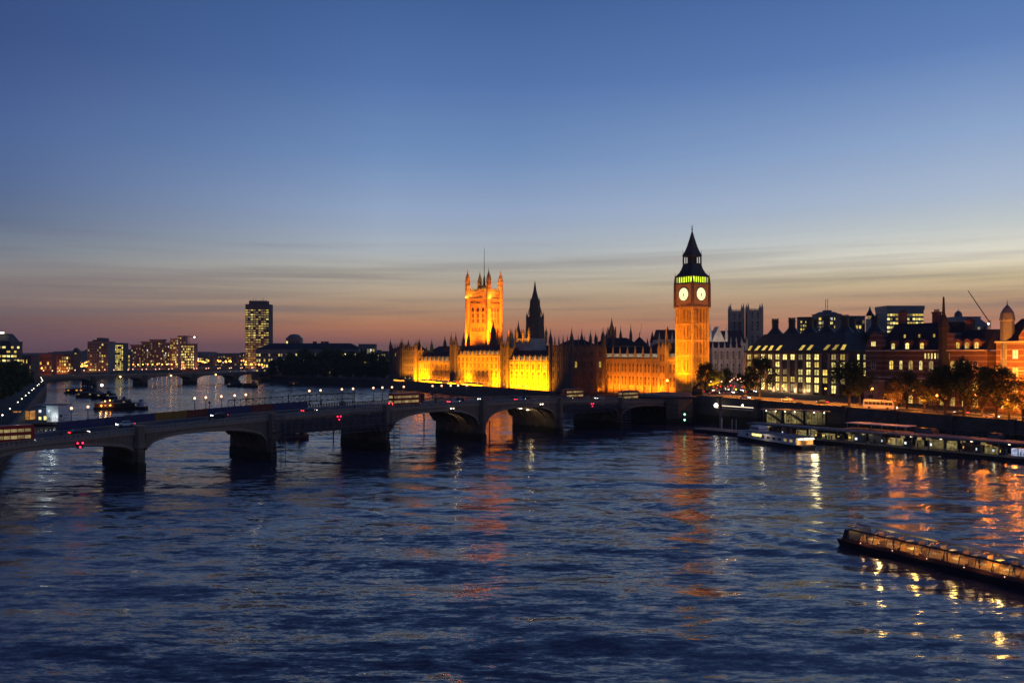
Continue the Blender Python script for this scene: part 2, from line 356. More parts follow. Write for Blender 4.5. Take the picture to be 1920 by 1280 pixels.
# ------------------------------------------------------------------ the river and the land
def river():
    m = bpy.data.materials.new('river water'); m.use_nodes = True; t = m.node_tree; b = t.nodes['Principled BSDF']
    b.inputs['Base Color'].default_value = (.062, .047, .070, 1); b.inputs['IOR'].default_value = 1.42
    b.inputs['Roughness'].default_value = .135
    def n_(ty, **k):
        n = t.nodes.new(ty)
        for a, c in k.items(): setattr(n, a, c)
        return n
    tcn = n_('ShaderNodeTexCoord')
    def slope(sx_, sy_, rot, amp, detail, seed):
        mp = n_('ShaderNodeMapping'); mp.inputs['Rotation'].default_value = (0, 0, R(rot)); mp.inputs['Scale'].default_value = (sx_, sy_, 1); mp.inputs['Location'].default_value = (seed, seed * 2, 0)
        t.links.new(tcn.outputs['Object'], mp.inputs[0])
        nn = n_('ShaderNodeTexNoise'); nn.inputs['Scale'].default_value = 1; nn.inputs['Detail'].default_value = detail; nn.inputs['Distortion'].default_value = .4; nn.inputs['Roughness'].default_value = .6
        t.links.new(mp.outputs[0], nn.inputs['Vector'])
        s1 = n_('ShaderNodeVectorMath', operation='SUBTRACT'); t.links.new(nn.outputs['Color'], s1.inputs[0]); s1.inputs[1].default_value = (.5, .5, .5)
        s2 = n_('ShaderNodeVectorMath', operation='MULTIPLY'); t.links.new(s1.outputs[0], s2.inputs[0]); s2.inputs[1].default_value = (amp * .38, amp, 0)
        return s2.outputs[0]
    parts = [slope(.018, .07, 8, .13, 2, 3), slope(.075, .30, -12, .62, 3, 11), slope(.33, 1.0, 6, .70, 4, 29), slope(1.7, 4.2, 20, .38, 3, 47)]
    a = parts[0]
    for p in parts[1:]:
        q = n_('ShaderNodeVectorMath', operation='ADD'); t.links.new(a, q.inputs[0]); t.links.new(p, q.inputs[1]); a = q.outputs[0]
    cm = n_('ShaderNodeTexNoise'); cm.inputs['Scale'].default_value = .016; cm.inputs['Detail'].default_value = 3; cm.inputs['Distortion'].default_value = 1.2
    t.links.new(tcn.outputs['Object'], cm.inputs['Vector'])
    mr = n_('ShaderNodeMapRange'); t.links.new(cm.outputs[0], mr.inputs[0]); mr.inputs[1].default_value = .35; mr.inputs[2].default_value = .65; mr.inputs[3].default_value = .5; mr.inputs[4].default_value = 1.35
    sc_ = n_('ShaderNodeVectorMath', operation='SCALE'); t.links.new(a, sc_.inputs[0]); t.links.new(mr.outputs[0], sc_.inputs['Scale']); a = sc_.outputs[0]
    q = n_('ShaderNodeVectorMath', operation='ADD'); t.links.new(a, q.inputs[0]); q.inputs[1].default_value = (0, 0, 0)
    gm = n_('ShaderNodeNewGeometry'); q2 = n_('ShaderNodeVectorMath', operation='ADD'); t.links.new(q.outputs[0], q2.inputs[0]); t.links.new(gm.outputs['Normal'], q2.inputs[1]); q = q2
    nz = n_('ShaderNodeVectorMath', operation='NORMALIZE'); t.links.new(q.outputs[0], nz.inputs[0]); t.links.new(nz.outputs[0], b.inputs['Normal'])
    # gently heaving sheet, wakes modelled as real swell near the camera
    nx, ny = 260, 420
    xs = np.linspace(-260, 330, nx); ys = np.concatenate([np.linspace(-60, 420, ny)])
    gx, gy = np.meshgrid(xs, ys)
    z = np.zeros_like(gx); rng = np.random.RandomState(5)
    for k in range(26):
        lam = rng.uniform(5, 22); th = rng.normal(1.35, .35); am = .0042 * lam * rng.uniform(.4, 1)
        z += am * np.sin((gx * math.cos(th) + gy * math.sin(th)) * 2 * math.pi / lam + rng.uniform(0, 6.3))
    for (ox, oy, dx, dy, am, lam) in ((30, 150, -.49, .87, .42, 8.0), (62, 118, -.93, .36, .42, 8.5), (50, 132, -.80, .60, .34, 7.0)):
        u = (gx - ox) * dx + (gy - oy) * dy; v = -(gx - ox) * dy + (gy - oy) * dx
        z += am * np.exp(-(v / 9) ** 2) * np.sin(v * 2 * math.pi / lam + u * .04) * (1 / (1 + np.exp(-(u + 40) / 15))) * np.exp(-np.maximum(u, 0) / 160)
    edge = np.minimum.reduce([(gx + 260) / 60, (330 - gx) / 60, (gy + 60) / 30, (420 - gy) / 120]).clip(0, 1)
    z *= edge * .55
    v = np.stack([gx, gy, z], -1).reshape(-1, 3)
    idx = np.arange(nx * ny).reshape(ny, nx)
    f = np.stack([idx[:-1, :-1], idx[:-1, 1:], idx[1:, 1:], idx[1:, :-1]], -1).reshape(-1, 4)
    n0 = len(v)
    # flat ring out to beyond the last bend, sharing the patch's border corners
    o = [(-4000, -900, 0), (1500, -900, 0), (1500, 5000, 0), (-4000, 5000, 0)]
    c = [idx[0, 0], idx[0, -1], idx[-1, -1], idx[-1, 0]]
    verts = [tuple(p) for p in v.tolist()] + o
    border = [list(idx[0, :]), list(idx[:, -1]), list(idx[-1, ::-1]), list(idx[::-1, 0])]
    faces = [tuple(q) for q in f.tolist()]
    for k in range(4):
        faces.append(tuple([n0 + k, n0 + (k + 1) % 4] + [int(i) for i in border[k][::-1]]))
    me = bpy.data.meshes.new('river'); me.from_pydata(verts, [], faces); me.materials.append(m)
    me.polygons.foreach_set('use_smooth', [True] * len(me.polygons)); me.update()
    struct(link('river', me))
river()

pd = Vector((.737, .676)); pn = Vector((-.676, .737))       # along / across the big bridge
AB = Vector((68.2, 356.9))                                      # west abutment, near corner
west = [(50, 376), (26, 502), (-129, 781), (-273, 924), (-335, 1050), (-430, 1400), (-490, 1800), (-600, 2500), (-9000, 11000), (9000, 11000), (9000, 300), (300, 300)]
east = [(-90, 120), (-118, 186), (-137, 216), (-245, 417), (-350, 612), (-419, 729), (-520, 900), (-545, 1150), (-532, 1300), (-560, 1700), (-640, 2500), (-9100, 11000), (-9000, -400), (-90, -400)]
struct(MB().prism(west, -3, 6).build('ground', [EARTH]))
struct(MB().prism(east, -3, 6).build('ground', [EARTH]))
# raised north bank (embankment road), falling gently away from the bridge
EA = Vector((82, 362)); eu = Vector((.64, -.77)); ew = Vector((.77, .64))
def epos(u, w_): p = EA + eu * u + ew * w_; return (p.x, p.y)
def eground(u): return 11.3 - 3.3 * min(max(u, 0), 129) / 129
def eu_of(x, y): p = Vector((x, y)) - EA; return p.dot(eu)
g = MB()
g.prism([(82, 362), (68.2, 356.9), (50, 376), (1155, 1390), epos(0, 3000)], -3, 11.3)
g.prism([epos(0, 0), epos(129, 0), epos(129, 3000), epos(0, 3000)], -3, [11.3, 8, 8, 11.3])
g.prism([epos(129, 0), epos(420, 0), epos(420, 3000), epos(129, 3000)], -3, 8)
struct(g.build('embankment_ground', [EARTH]))
def estrip(w0, w1, dz, us, mb, th=.05):
    for a, b in zip(us, us[1:]):
        mb.prism([epos(a, w0), epos(b, w0), epos(b, w1), epos(a, w1)], 7, [eground(a) + dz, eground(b) + dz, eground(b) + dz, eground(a) + dz])
us = [-40, 0, 32, 64, 96, 129, 300]
b = MB(); estrip(7, 21, .02, us, b); struct(b.build('road', [ASPH]))
b = MB(); estrip(1.3, 6.98, .14, us, b); struct(b.build('pavement', [PAVE]))
b = MB(); estrip(21.02, 26, .14, us, b); struct(b.build('pavement', [PAVE]))
b = MB()
for k in range(-4, 26): 
    a = k * 8.0; z = max(eground(a), eground(a + 3)) + .045; b.prism([epos(a, 13.9), epos(a + 3, 13.9), epos(a + 3, 14.1), epos(a, 14.1)], z - .02, [eground(a) + .03, eground(a + 3) + .03, eground(a + 3) + .03, eground(a) + .03])
struct(b.build('road_markings', [WHITE]))

# embankment river wall with parapet
t = thing('embankment_wall', 'long dark granite river wall with a coped parapet right of the bridge', 'wall', (82, 362, 0), math.atan2(-.77, .64))
b = MB()
for a, c in zip(us[1:], us[2:]):
    b._add([(a, -.9, -2), (c, -.9, -2), (c, 1.2, -2), (a, 1.2, -2), (a, -.2, eground(a) + .55), (c, -.2, eground(c) + .55), (c, 1.2, eground(c) + .55), (a, 1.2, eground(a) + .55)],
           [(0, 1, 5, 4), (1, 2, 6, 5), (2, 3, 7, 6), (3, 0, 4, 7), (4, 5, 6, 7)])
b.build('wall', [WALLG], t)
b = MB()
for a, c in zip(us[1:], us[2:]):
    b._add([(a, -.45, eground(a) + .553), (c, -.45, eground(c) + .553), (c, 1.3, eground(c) + .553), (a, 1.3, eground(a) + .553), (a, -.45, eground(a) + .8), (c, -.45, eground(c) + .8), (c, 1.3, eground(c) + .8), (a, 1.3, eground(a) + .8)],
           [(0, 1, 5, 4), (1, 2, 6, 5), (2, 3, 7, 6), (3, 0, 4, 7), (4, 5, 6, 7)])
b.build('coping', [GRANITE], t)
for k in range(9):
    a = 12 + k * 19; b = MB(); b.box(a - .9, a + .9, -1.3, 1.5, -1, eground(a) + 1.2); b.build('wall_pier', [WALLG], t)

# ------------------------------------------------------------------ trees
def crown_mesh(seed, r=5.5, h=10, n=3200, size=.55, lobes=13, mat_=LEAF, tight=1.0):
    rg = random.Random(seed); b = MB()
    cl = []
    for i in range(lobes):
        a = rg.uniform(0, 6.28); q = rg.random() ** .6; zz = rg.uniform(.12, .95)
        wid = math.sin(math.pi * min(1, .18 + zz * .78)) ** .6
        cl.append((math.cos(a) * r * (.68 + (1 - tight) * .9) * q * wid, math.sin(a) * r * (.68 + (1 - tight) * .9) * q * wid, zz * h, r * rg.uniform(.28, .46) * tight))
    for i in range(n):
        cx, cy_, cz, cr = cl[rg.randrange(lobes)]
        d = Vector((rg.gauss(0, 1), rg.gauss(0, 1), rg.gauss(0, 1))); d.normalize(); d *= cr * (rg.random() ** .35) * 1.08
        p = Vector((cx, cy_, cz)) + d; s = size * rg.uniform(.6, 1.35)
        u = Vector((rg.gauss(0, 1), rg.gauss(0, 1), rg.gauss(0, .6))).normalized(); v = u.orthogonal().normalized()
        v = (v * math.cos(rg.uniform(0, 3)) + u.cross(v) * math.sin(rg.uniform(0, 3))).normalized()
        b._add([p - u * s * .5, p + v * s * .35, p + u * s * .5, p - v * s * .35], [(0, 1, 2, 3)])
    return b.mesh('crown', [mat_])
def trunk_mesh(seed, h=10, th=4.0, r=.38):
    rg = random.Random(seed); b = MB(); b.bar((0, 0, -.3), (0, 0, th), r, 7, 0, r * .75)
    for i in range(8):
        a = rg.uniform(0, 6.28); l = h * rg.uniform(.35, .7); z0 = th * rg.uniform(.75, 1.0)
        mid = Vector((math.cos(a) * l * .4, math.sin(a) * l * .4, z0 + l * .45)); end = mid + Vector((math.cos(a + .4) * l * .3, math.sin(a + .4) * l * .3, l * .5))
        b.bar((0, 0, z0 - .2), mid, r * .42, 5, 0, r * .26); b.bar(mid, end, r * .26, 4, 0, r * .08)
    return b.mesh('trunk', [BARK])
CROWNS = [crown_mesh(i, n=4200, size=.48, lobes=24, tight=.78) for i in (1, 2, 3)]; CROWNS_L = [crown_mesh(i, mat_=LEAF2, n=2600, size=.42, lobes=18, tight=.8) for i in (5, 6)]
TRUNKS = [trunk_mesh(i) for i in (1, 2)]
BIGC = [crown_mesh(i, r=8, h=17, n=5200, size=1.15, lobes=24) for i in (11, 12, 13)]; BIGT = trunk_mesh(9, 16, 5, .6)
def tree(x, y, z, kind, i, label, group, s=1.0, sz=1.0):
    t = thing('plane_tree', label, 'tree', (x, y, z), rnd() * 6.28, group)
    if kind == 'big':
        link('trunk', BIGT, t, scale=(s, s, s)); link('crown', BIGC[i % 3], t, (0, 0, 2.0 * s), scale=(s * 1.12, s * 1.12, s * sz * 1.1))
    else:
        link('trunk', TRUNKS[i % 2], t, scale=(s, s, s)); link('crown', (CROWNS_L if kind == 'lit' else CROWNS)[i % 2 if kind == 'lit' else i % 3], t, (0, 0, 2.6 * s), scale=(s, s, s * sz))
    return t
# gardens beyond the palace
for i, (px, Y, top) in enumerate([(512, 900, 676), (530, 915, 668), (548, 885, 664), (570, 900, 658), (592, 880, 660), (612, 905, 655), (632, 880, 658), (655, 895, 656), (676, 870, 660), (700, 885, 662), (722, 870, 664), (740, 850, 668),
                                 (540, 868, 682), (562, 858, 679), (585, 848, 680), (608, 842, 677), (630, 832, 679), (652, 824, 680), (675, 815, 680), (697, 806, 679), (716, 800, 681)]):
    zt = PZ(top, Y) - 6; tree(PX(px, Y), Y, 6, 'big', i, 'tall dark plane tree in the riverside gardens left of the palace', 'trees of the riverside gardens', s=zt / 21)
# left bank by the near end of the bridge
for i, (px, Y, top) in enumerate([(-12, 330, 700), (10, 350, 706), (22, 380, 700), (4, 400, 694), (34, 430, 696), (18, 470, 690), (52, 480, 694), (40, 540, 688), (62, 560, 692), (56, 620, 688), (74, 640, 694), (-6, 300, 712), (-4, 262, 740)]):
    zt = PZ(top, Y) - 6; tree(PX(px, Y) - 10, Y, 6, 'big', i, 'dark leafy tree on the left bank above the riverside path', 'trees along the left bank', s=max(.6, zt / 17))
# square and embankment, right
def etree(px, w_, top, kind, i, label, group='trees along the embankment road', sz=1.0):
    # find u for given px at lateral offset w
    k = (px - CX) / F; b0 = EA + ew * w_
    u = (k * b0.y - b0.x) / (eu.x - k * eu.y); p = b0 + eu * u; z = eground(u) + .1
    h = PZ(top, p.y) - z
    return tree(p.x, p.y, z, kind, i, label, group, s=h / (12.6 if kind != 'big' else 21), sz=sz)
etree(1425, 21.5, 672, 'dk', 0, 'large dark round tree in front of the lit office arcade')
etree(1400, 24, 700, 'dk', 1, 'smaller dark tree beside the large round tree by the offices')
etree(1592, 10, 678, 'dk', 2, 'large dark tree over the road just left of the white coach')
etree(1612, 24, 690, 'dk', 0, 'dark tree behind the white coach')
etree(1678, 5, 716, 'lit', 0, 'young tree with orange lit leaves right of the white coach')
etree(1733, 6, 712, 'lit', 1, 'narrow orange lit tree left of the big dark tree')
etree(1772, 6, 684, 'dk', 1, 'big dark tree in front of the banded brick building')
etree(1808, 8, 676, 'dk', 2, 'tallest dark tree right of centre of the banded brick building')
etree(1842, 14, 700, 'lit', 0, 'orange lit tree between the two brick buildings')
etree(1868, 5, 690, 'dk', 0, 'dark tree in front of the orange lit brick building')
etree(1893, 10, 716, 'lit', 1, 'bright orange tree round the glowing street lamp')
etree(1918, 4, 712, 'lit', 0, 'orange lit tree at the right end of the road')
etree(1700, 22, 696, 'dk', 2, 'dark tree against the foot of the banded brick building')
etree(1752, 24, 700, 'dk', 0, 'dark tree close to the brick wall behind the narrow orange tree')
for i, (px, Y, top, lab) in enumerate([(1340, 440, 696, 'dark tree just right of the clock tower'), (1362, 455, 690, 'dark tree below the abbey buttresses'), (1386, 470, 700, 'dark tree left of the offices near the square'),
                                       (1322, 415, 682, 'thin tree in front of the floodlit clock tower foot'), (1354, 420, 706, 'low dark tree over the square traffic')]):
    z = 11.3 if Y < 440 or px > 1350 else 6
    tree(PX(px, Y), Y, z, 'dk', i, lab, 'trees of the square', s=(PZ(top, Y) - z) / 12.6)
b = MB()
for k in range(7): b.ball((k % 3) * 1.6 - 1.5, (k % 2) * 1.4, .9 + (k % 4) * .25, 1.5 + .3 * (k % 3), 7, 5)

# ------------------------------------------------------------------ the big bridge
P0 = Vector((-39.8, 257.9)) - pd * 106.5                       # east end, near side
BR = thing('arch_bridge', 'long seven arch road bridge with granite piers crossing the river', 'bridge', (P0.x, P0.y, 0), math.atan2(pd.y, pd.x))
S = [0, 32, 68, 106.5, 146.5, 185, 221, 253]; BW = 26.0
def zpar(s): return 14.05 - 2.45e-4 * (s - 132) ** 2
def zdeck(s): return zpar(s) - 1.15
def bpt(s, w_, z=None):
    p = P0 + pd * s + pn * w_; return (p.x, p.y, zdeck(s) if z is None else z)
PW = 1.5
for i in range(7):
    a, c = S[i] + (PW if i else 0), S[i + 1] - (PW if i < 6 else 0); n = 20; b = MB(); rg = [MB(), MB()]; m_ = (a + c) / 2
    zc = zpar(m_) - 2.85; zs = 5.6
    pts = []
    for k in range(n + 1):
        x = a + (c - a) * k / n; q = (x - m_) / ((c - a) / 2); pts.append((x, zs + (zc - zs) * math.sqrt(max(0, 1 - abs(q) ** 2.3))))
    for (x0, z0), (x1, z1) in zip(pts, pts[1:]):
        t0, t1 = zdeck(x0) - .02, zdeck(x1) - .02
        b._add([(x0, 0, z0), (x1, 0, z1), (x1, BW, z1), (x0, BW, z0), (x0, 0, t0), (x1, 0, t1), (x1, BW, t1), (x0, BW, t0)],
               [(0, 3, 2, 1), (4, 5, 6, 7), (0, 1, 5, 4), (2, 3, 7, 6)])
        for j_, (y0, y1) in enumerate(((-.28, -.003), (BW + .003, BW + .28))):
            rg[j_]._add([(x0, y0, z0 - .05), (x1, y0, z1 - .05), (x1, y1, z1 - .05), (x0, y1, z0 - .05), (x0, y0, min(z0 + .65, t0)), (x1, y0, min(z1 + .65, t1)), (x1, y1, min(z1 + .65, t1)), (x0, y1, min(z0 + .65, t0))],
                    [(0, 3, 2, 1), (4, 5, 6, 7), (0, 1, 5, 4), (2, 3, 7, 6)])
    # vertical spandrel panels
    for k in range(1, 14):
        x = a + (c - a) * k / 14; q = (x - m_) / ((c - a) / 2); zz = zs + (zc - zs) * math.sqrt(max(0, 1 - abs(q) ** 2.3)) + .65
        if zdeck(x) - zz > .8: rg[0].box(x - .09, x + .09, -.12, -.003, zz, zdeck(x) - .1)
    for yy in (2.5, 6.5, 10.5, 14.5, 18.5, 22.5):
        rb = MB()
        for (x0, z0), (x1, z1) in zip(pts, pts[1:]): rb._add([(x0, yy - .2, z0 - .45), (x1, yy - .2, z1 - .45), (x1, yy + .2, z1 - .45), (x0, yy + .2, z0 - .45), (x0, yy - .2, z0 - .003), (x1, yy - .2, z1 - .003), (x1, yy + .2, z1 - .003), (x0, yy + .2, z0 - .003)], [(0, 3, 2, 1), (0, 1, 5, 4), (2, 3, 7, 6)])
        rb.build('arch_rib', [BTRIM], BR)
    b.build('arch_span', [BPAINT], BR); rg[0].build('arch_ring', [BTRIM], BR); rg[1].build('arch_ring', [BTRIM], BR)
for i in range(1, 7):
    s = S[i]; b = MB(); zt = zdeck(s) - .05
    b.prism([(s - 1.9, .8), (s - .9, -1.2), (s + .9, -1.2), (s + 1.9, .8), (s + 1.9, BW - 1.5), (s, BW + .6), (s - 1.9, BW - 1.5)], -3, 2.2)
    b.prism([(s - 1.55, .6), (s - .7, -.9), (s + .7, -.9), (s + 1.55, .6), (s + 1.55, BW - 1.2), (s, BW + .3), (s - 1.55, BW - 1.2)], 2.2, 6.4)
    b.build('pier', [GRANITE], BR)
    b = MB()
    b.frus(s, -.2, 1.6, 1.3, 6.4, 8.2, 6, 0); b.frus(s, -.2, 1.3, 1.3, 8.2, zt + 1.4, 6, 0); b.box(s - PW, s + PW, .3, BW - .3, 6.4, zt)
    b.frus(s, BW + .2, 1.6, 1.3, 6.4, 8.2, 6, 0); b.frus(s, BW + .2, 1.3, 1.3, 8.2, zt + 1.4, 6, 0); b.frus(s, -.2, 1.5, 1.5, zt + 1.4, zt + 1.7, 6, 0)
    b.build('pier_head', [BPAINT], BR)
b = MB(); b.box(-46, 0, -1.5, BW + 1.5, -3, zdeck(0) - .03); b.build('abutment', [GRANITE], BR)
b = MB(); b.box(253, 290, -1.5, BW + 1.5, -3, zdeck(253) - .03); b.prism([(250, -1.5), (253, -5.5), (262, -6.5), (272, -1.5)], -3, zdeck(253) + 1.2); b.build('abutment', [GRANITE], BR)
ss = [-46] + list(range(-30, 300, 10)); 
def bstrip(mb, y0, y1, d0, d1):
    for a, c in zip(ss, ss[1:]):
        mb._add([(a, y0, zdeck(a) + d0), (c, y0, zdeck(c) + d0), (c, y1, zdeck(c) + d0), (a, y1, zdeck(a) + d0), (a, y0, zdeck(a) + d1), (c, y0, zdeck(c) + d1), (c, y1, zdeck(c) + d1), (a, y1, zdeck(a) + d1)],
                [(0, 3, 2, 1), (4, 5, 6, 7), (0, 1, 5, 4), (1, 2, 6, 5), (2, 3, 7, 6), (3, 0, 4, 7)])
b = MB(); bstrip(b, 4.5, BW - 4.5, -.01, .03); b.build('roadway', [ASPH], BR)
b = MB(); bstrip(b, .4, 4.49, -.01, .17); b.build('footway', [PAVE], BR)
b = MB(); bstrip(b, BW - 4.49, BW - .4, -.01, .17); b.build('footway', [PAVE], BR)
for a in range(-40, 290, 7): b = MB(); b._add([(a, BW / 2 - .08, zdeck(a) + .04), (a + 3, BW / 2 - .08, zdeck(a + 3) + .04), (a + 3, BW / 2 + .08, zdeck(a + 3) + .04), (a, BW / 2 + .08, zdeck(a) + .04)], [(0, 1, 2, 3)]); b.build('lane_marking', [WHITE], BR)
for y0, y1 in ((-.35, .38), (BW - .38, BW + .35)):
    b = MB(); bstrip(b, y0, y1, -.55, -.2); bstrip(b, y0 + .15, y1 - .15, -.2, .12); bstrip(b, y0 + .1, y1 - .1, .95, 1.15)
    for k in range(-40, 290):
        b.box(k, k + .42, y0 + .22, y1 - .22, zdeck(k) + .11, zdeck(k) + .96)
    b.build('parapet', [BTRIM], BR)
# scaffold and sheeting hung on the spans under repair
def scaffold(name, label, s0, s1, zb, zt_off, wface, group=None, sheet=True):
    o = thing(name, label, 'scaffold', bpt(s0, wface, 0), math.atan2(pd.y, pd.x), group)
    b = MB(); n = int((s1 - s0) / 2.2); ztop = [zdeck(s0 + (s1 - s0) * k / n) + zt_off for k in range(n + 1)]
    for k in range(n + 1):
        x = (s1 - s0) * k / n
        for y in (-1.6, -.6): b.bar((x, y, zb), (x, y, ztop[k]), .07)
        if k < n:
            x2 = (s1 - s0) * (k + 1) / n
            for z in np.arange(zb + .3, min(ztop[k], ztop[k + 1]) - .1, 2.0):
                b.bar((x, -1.6, z), (x2, -1.6, z), .055); 
            b.bar((x, -1.6, zb), (x2, -1.6, zb + 1.2), .05); b.bar((x, -1.6, zb + 1.2), (x2, -1.6, zb), .05)
    b.build('tubes', [STEEL], o)
    b = MB()
    for z in (zb + 1.2,): b.box(0, s1 - s0, -1.7, -.5, z, z + .1)
    b.build('deck_boards', [SHEET], o)
    if sheet:
        b = MB()
        for k in range(n):
            x = (s1 - s0) * k / n; x2 = (s1 - s0) * (k + 1) / n - .03
            b.box(x, x2, -.55, -.45, zb + 1.3, ztop[k] - 1.0 - (.35 if k % 3 == 0 else 0))
        b.build('sheeting', [SHEET], o)
    return o
scaffold('scaffold', 'long sheeted scaffold covering the bridge span between the third and fourth piers from the left', 71, 108, 6.2, .1, 0)
scaffold('scaffold', 'sheeted scaffold covering the bridge span nearest the dark end of the palace', 187, 220, 7.2, -.2, 0)
def scaf_tower(label, s, wface, x0, x1, zt):
    o = thing('scaffold_tower', label, 'scaffold', bpt(s, wface, 0), math.atan2(pd.y, pd.x)); b = MB()
    for x in (x0, x1):
        for y in (-4.2, -1.4): b.bar((x, y, -1), (x, y, zt), .08)
    b.build('standards', [STEEL], o); b = MB()
    for z in np.arange(.5, zt, 1.1):
        b.bar((x0, -4.2, z), (x1, -4.2, z), .06); b.bar((x0, -1.4, z), (x1, -1.4, z), .06); b.bar((x0, -4.2, z), (x0, -1.4, z), .06); b.bar((x1, -4.2, z), (x1, -1.4, z), .06)
    b.build('ladder_rungs', [STEEL], o); b = MB()
    
    for z in (4, 8): MB().box(x0, x1, -4.2, -1.4, z, z + .12).build('platform', [SHEET], o)
scaf_tower('tall ladder scaffold tower on the second pier from the left', 68, 0, -.8, 2.0, 13.0)
scaf_tower('ladder scaffold tower on the third pier from the left', 106.5, 0, 0, 2.4, 9)
scaf_tower('ladder scaffold tower on the last pier before the west bank', 221, 0, -1.5, 1.2, 11.5)
# lattice gantry above the far parapet
o = thing('lattice_gantry', 'long dark lattice gantry standing above the far side of the bridge', 'gantry', bpt(0, 0, 0), math.atan2(pd.y, pd.x)); b = MB()
gs = np.arange(66, 111, 2.0)
for a, c in zip(gs, gs[1:]):
    za, zb_ = zdeck(a) + 2.2, zdeck(c) + 2.2; y = BW - .8
    for dz in (0, 2.1): b.bar((a, y, za + dz), (c, y, zb_ + dz), .12)
    b.bar((a, y, za), (a, y, za + 2.1), .09); b.bar((a, y, za), (c, y, zb_ + 2.1), .05); b.bar((a, y, za + 2.1), (c, y, zb_), .05)
b.build('truss', [BLACKI], o)
for a in gs[::4]: MB().bar((a, BW - .8, zdeck(a) + .15), (a, BW - .8, zdeck(a) + 2.2), .12).build('prop', [BLACKI], o)
# hoarding panels along the far footway
seq = [(19, 44, BLUEP, 'deep blue'), (44, 53, YELP, 'yellow'), (53, 59, REDH, 'dull red'), (59, 73, BLUEP, 'blue violet'), (73, 80, REDH, 'rust red'), (80, 92, BLUEP, 'dark blue')]
names = ['longest blue hoarding on the far footway of the bridge near the bus', 'yellow hoarding panel on the bridge between blue and red ones', 'short red hoarding right of the yellow one on the bridge', 'blue hoarding under the left end of the lattice gantry', 'rust red hoarding under the lattice gantry', 'dark blue hoarding at the right end of the row on the bridge']
for (a, c, m_, _), lb in zip(seq, names):
    o = thing('hoarding', lb, 'hoarding', bpt(0, 0, 0), math.atan2(pd.y, pd.x), 'hoardings on the far footway'); b = MB(); q = MB()
    k = a
    while k < c - .1:
        e = min(k + 2.4, c); z0 = zdeck(k) + .18
        b.box(k + .03, e - .03, BW - 2.2, BW - 2.1, z0, z0 + 2.25); q.box(k - .05, k + .05, BW - 2.08, BW - 1.9, z0, z0 + 2.3); k = e
    b.build('panel', [m_], o); q.build('post', [BLACKI], o)
# navigation lamps hung at the arch crowns
def nav(i, mats, off=0, big=1.0, n=3):
    s = (S[i] + S[i + 1]) / 2 + off; z = zpar((S[i] + S[i + 1]) / 2) - 3.1
    b = MB(); b.box(s - .75, s + .75, -.62, -.45, z - .3, z + 1.3); b.build('lamp_board', [BLACKI], BR); 
    b = MB(); pts = [(-.55, 1.0), (.55, 1.0), (0, .05)][:n]
    for dx, dz in pts: b.ball(s + dx, -.75, z + dz, .2 * big, 8, 6)
    b.build('navigation_lamp', [mats], BR)
nav(0, PINKL, 2, 1.15, 5); nav(2, PINKL, 2, 1.15, 5); nav(5, PINKL, 0, 1.1, 5); nav(3, GLOBE_W, 6, 1.0, 2); nav(4, GLOBE_W, 9, 1.1, 2)
b = MB()
for dx, y in ((-4, 5), (-1, 12), (1, 15)): b.box(S[5] - 8 + dx, S[5] - 7.2 + dx, y, y + .6, 9.2, 9.4)
b.build('soffit_lamp', [GLOBE_W], BR)
point('soffit_light', bpt(178, 8, 8.2), 260, (1, .75, .35)); point('soffit_light', bpt(142, 8, 8.6), 110, (1, .7, .4))
# lamp standards
def lamp_standard(name, label, group, lit, h=4.6):
    o = thing(name, label, 'street lamp', (0, 0, -200), 0, group)
    b = MB(); b.lathe(0, 0, [(.28, 0), (.28, .6), (.12, .9), (.08, h - 1.0), (.07, h - .1)], 8); b.bar((-.55, 0, h - .9), (.55, 0, h - .9), .05); b.build('post', [BLACKI], o)
    for x, z, r_ in ((0, h + .15, .36), (-.6, h - .65, .13), (.6, h - .65, .13)): MB().ball(x, 0, z, r_).build('globe', [GLOBE if lit and x == 0 else GLASSC], o)
    return o
LS = lamp_standard('street_lamp', 'lit lamp standard on the far parapet of the bridge', 'lamps along the bridge', True)
LD = lamp_standard('street_lamp', 'unlit three globe lamp standard on the near parapet of the bridge', 'unlit lamps on the bridge', False)
first = True
for px in (134, 165, 365, 386, 415, 440, 461, 580, 601, 641, 662, 700, 717, 735, 757, 811, 828, 845, 859, 875):
    k = (px - CX) / F; b0 = P0 + pn * (BW - .2); u = (k * b0.y - b0.x) / (pd.x - k * pd.y); p = b0 + pd * u
    loc = (p.x, p.y, zpar(u) - .3)
    if first: LS.location = loc; first = False
    else: copy_thing(LS, loc)
first = True
for s in (14, 50, 95, 126, 166, 203, 237):
    loc = bpt(s, 0, zpar(s) - .02)
    if first: LD.location = loc; LD.rotation_euler = (0, 0, .74); first = False
    else: copy_thing(LD, loc, .74)
for s in (10, 40, 75, 120, 160, 200, 235): point('bridge_lamp_light', bpt(s, BW - 1.5, zdeck(s) + 5), 110, WARM)

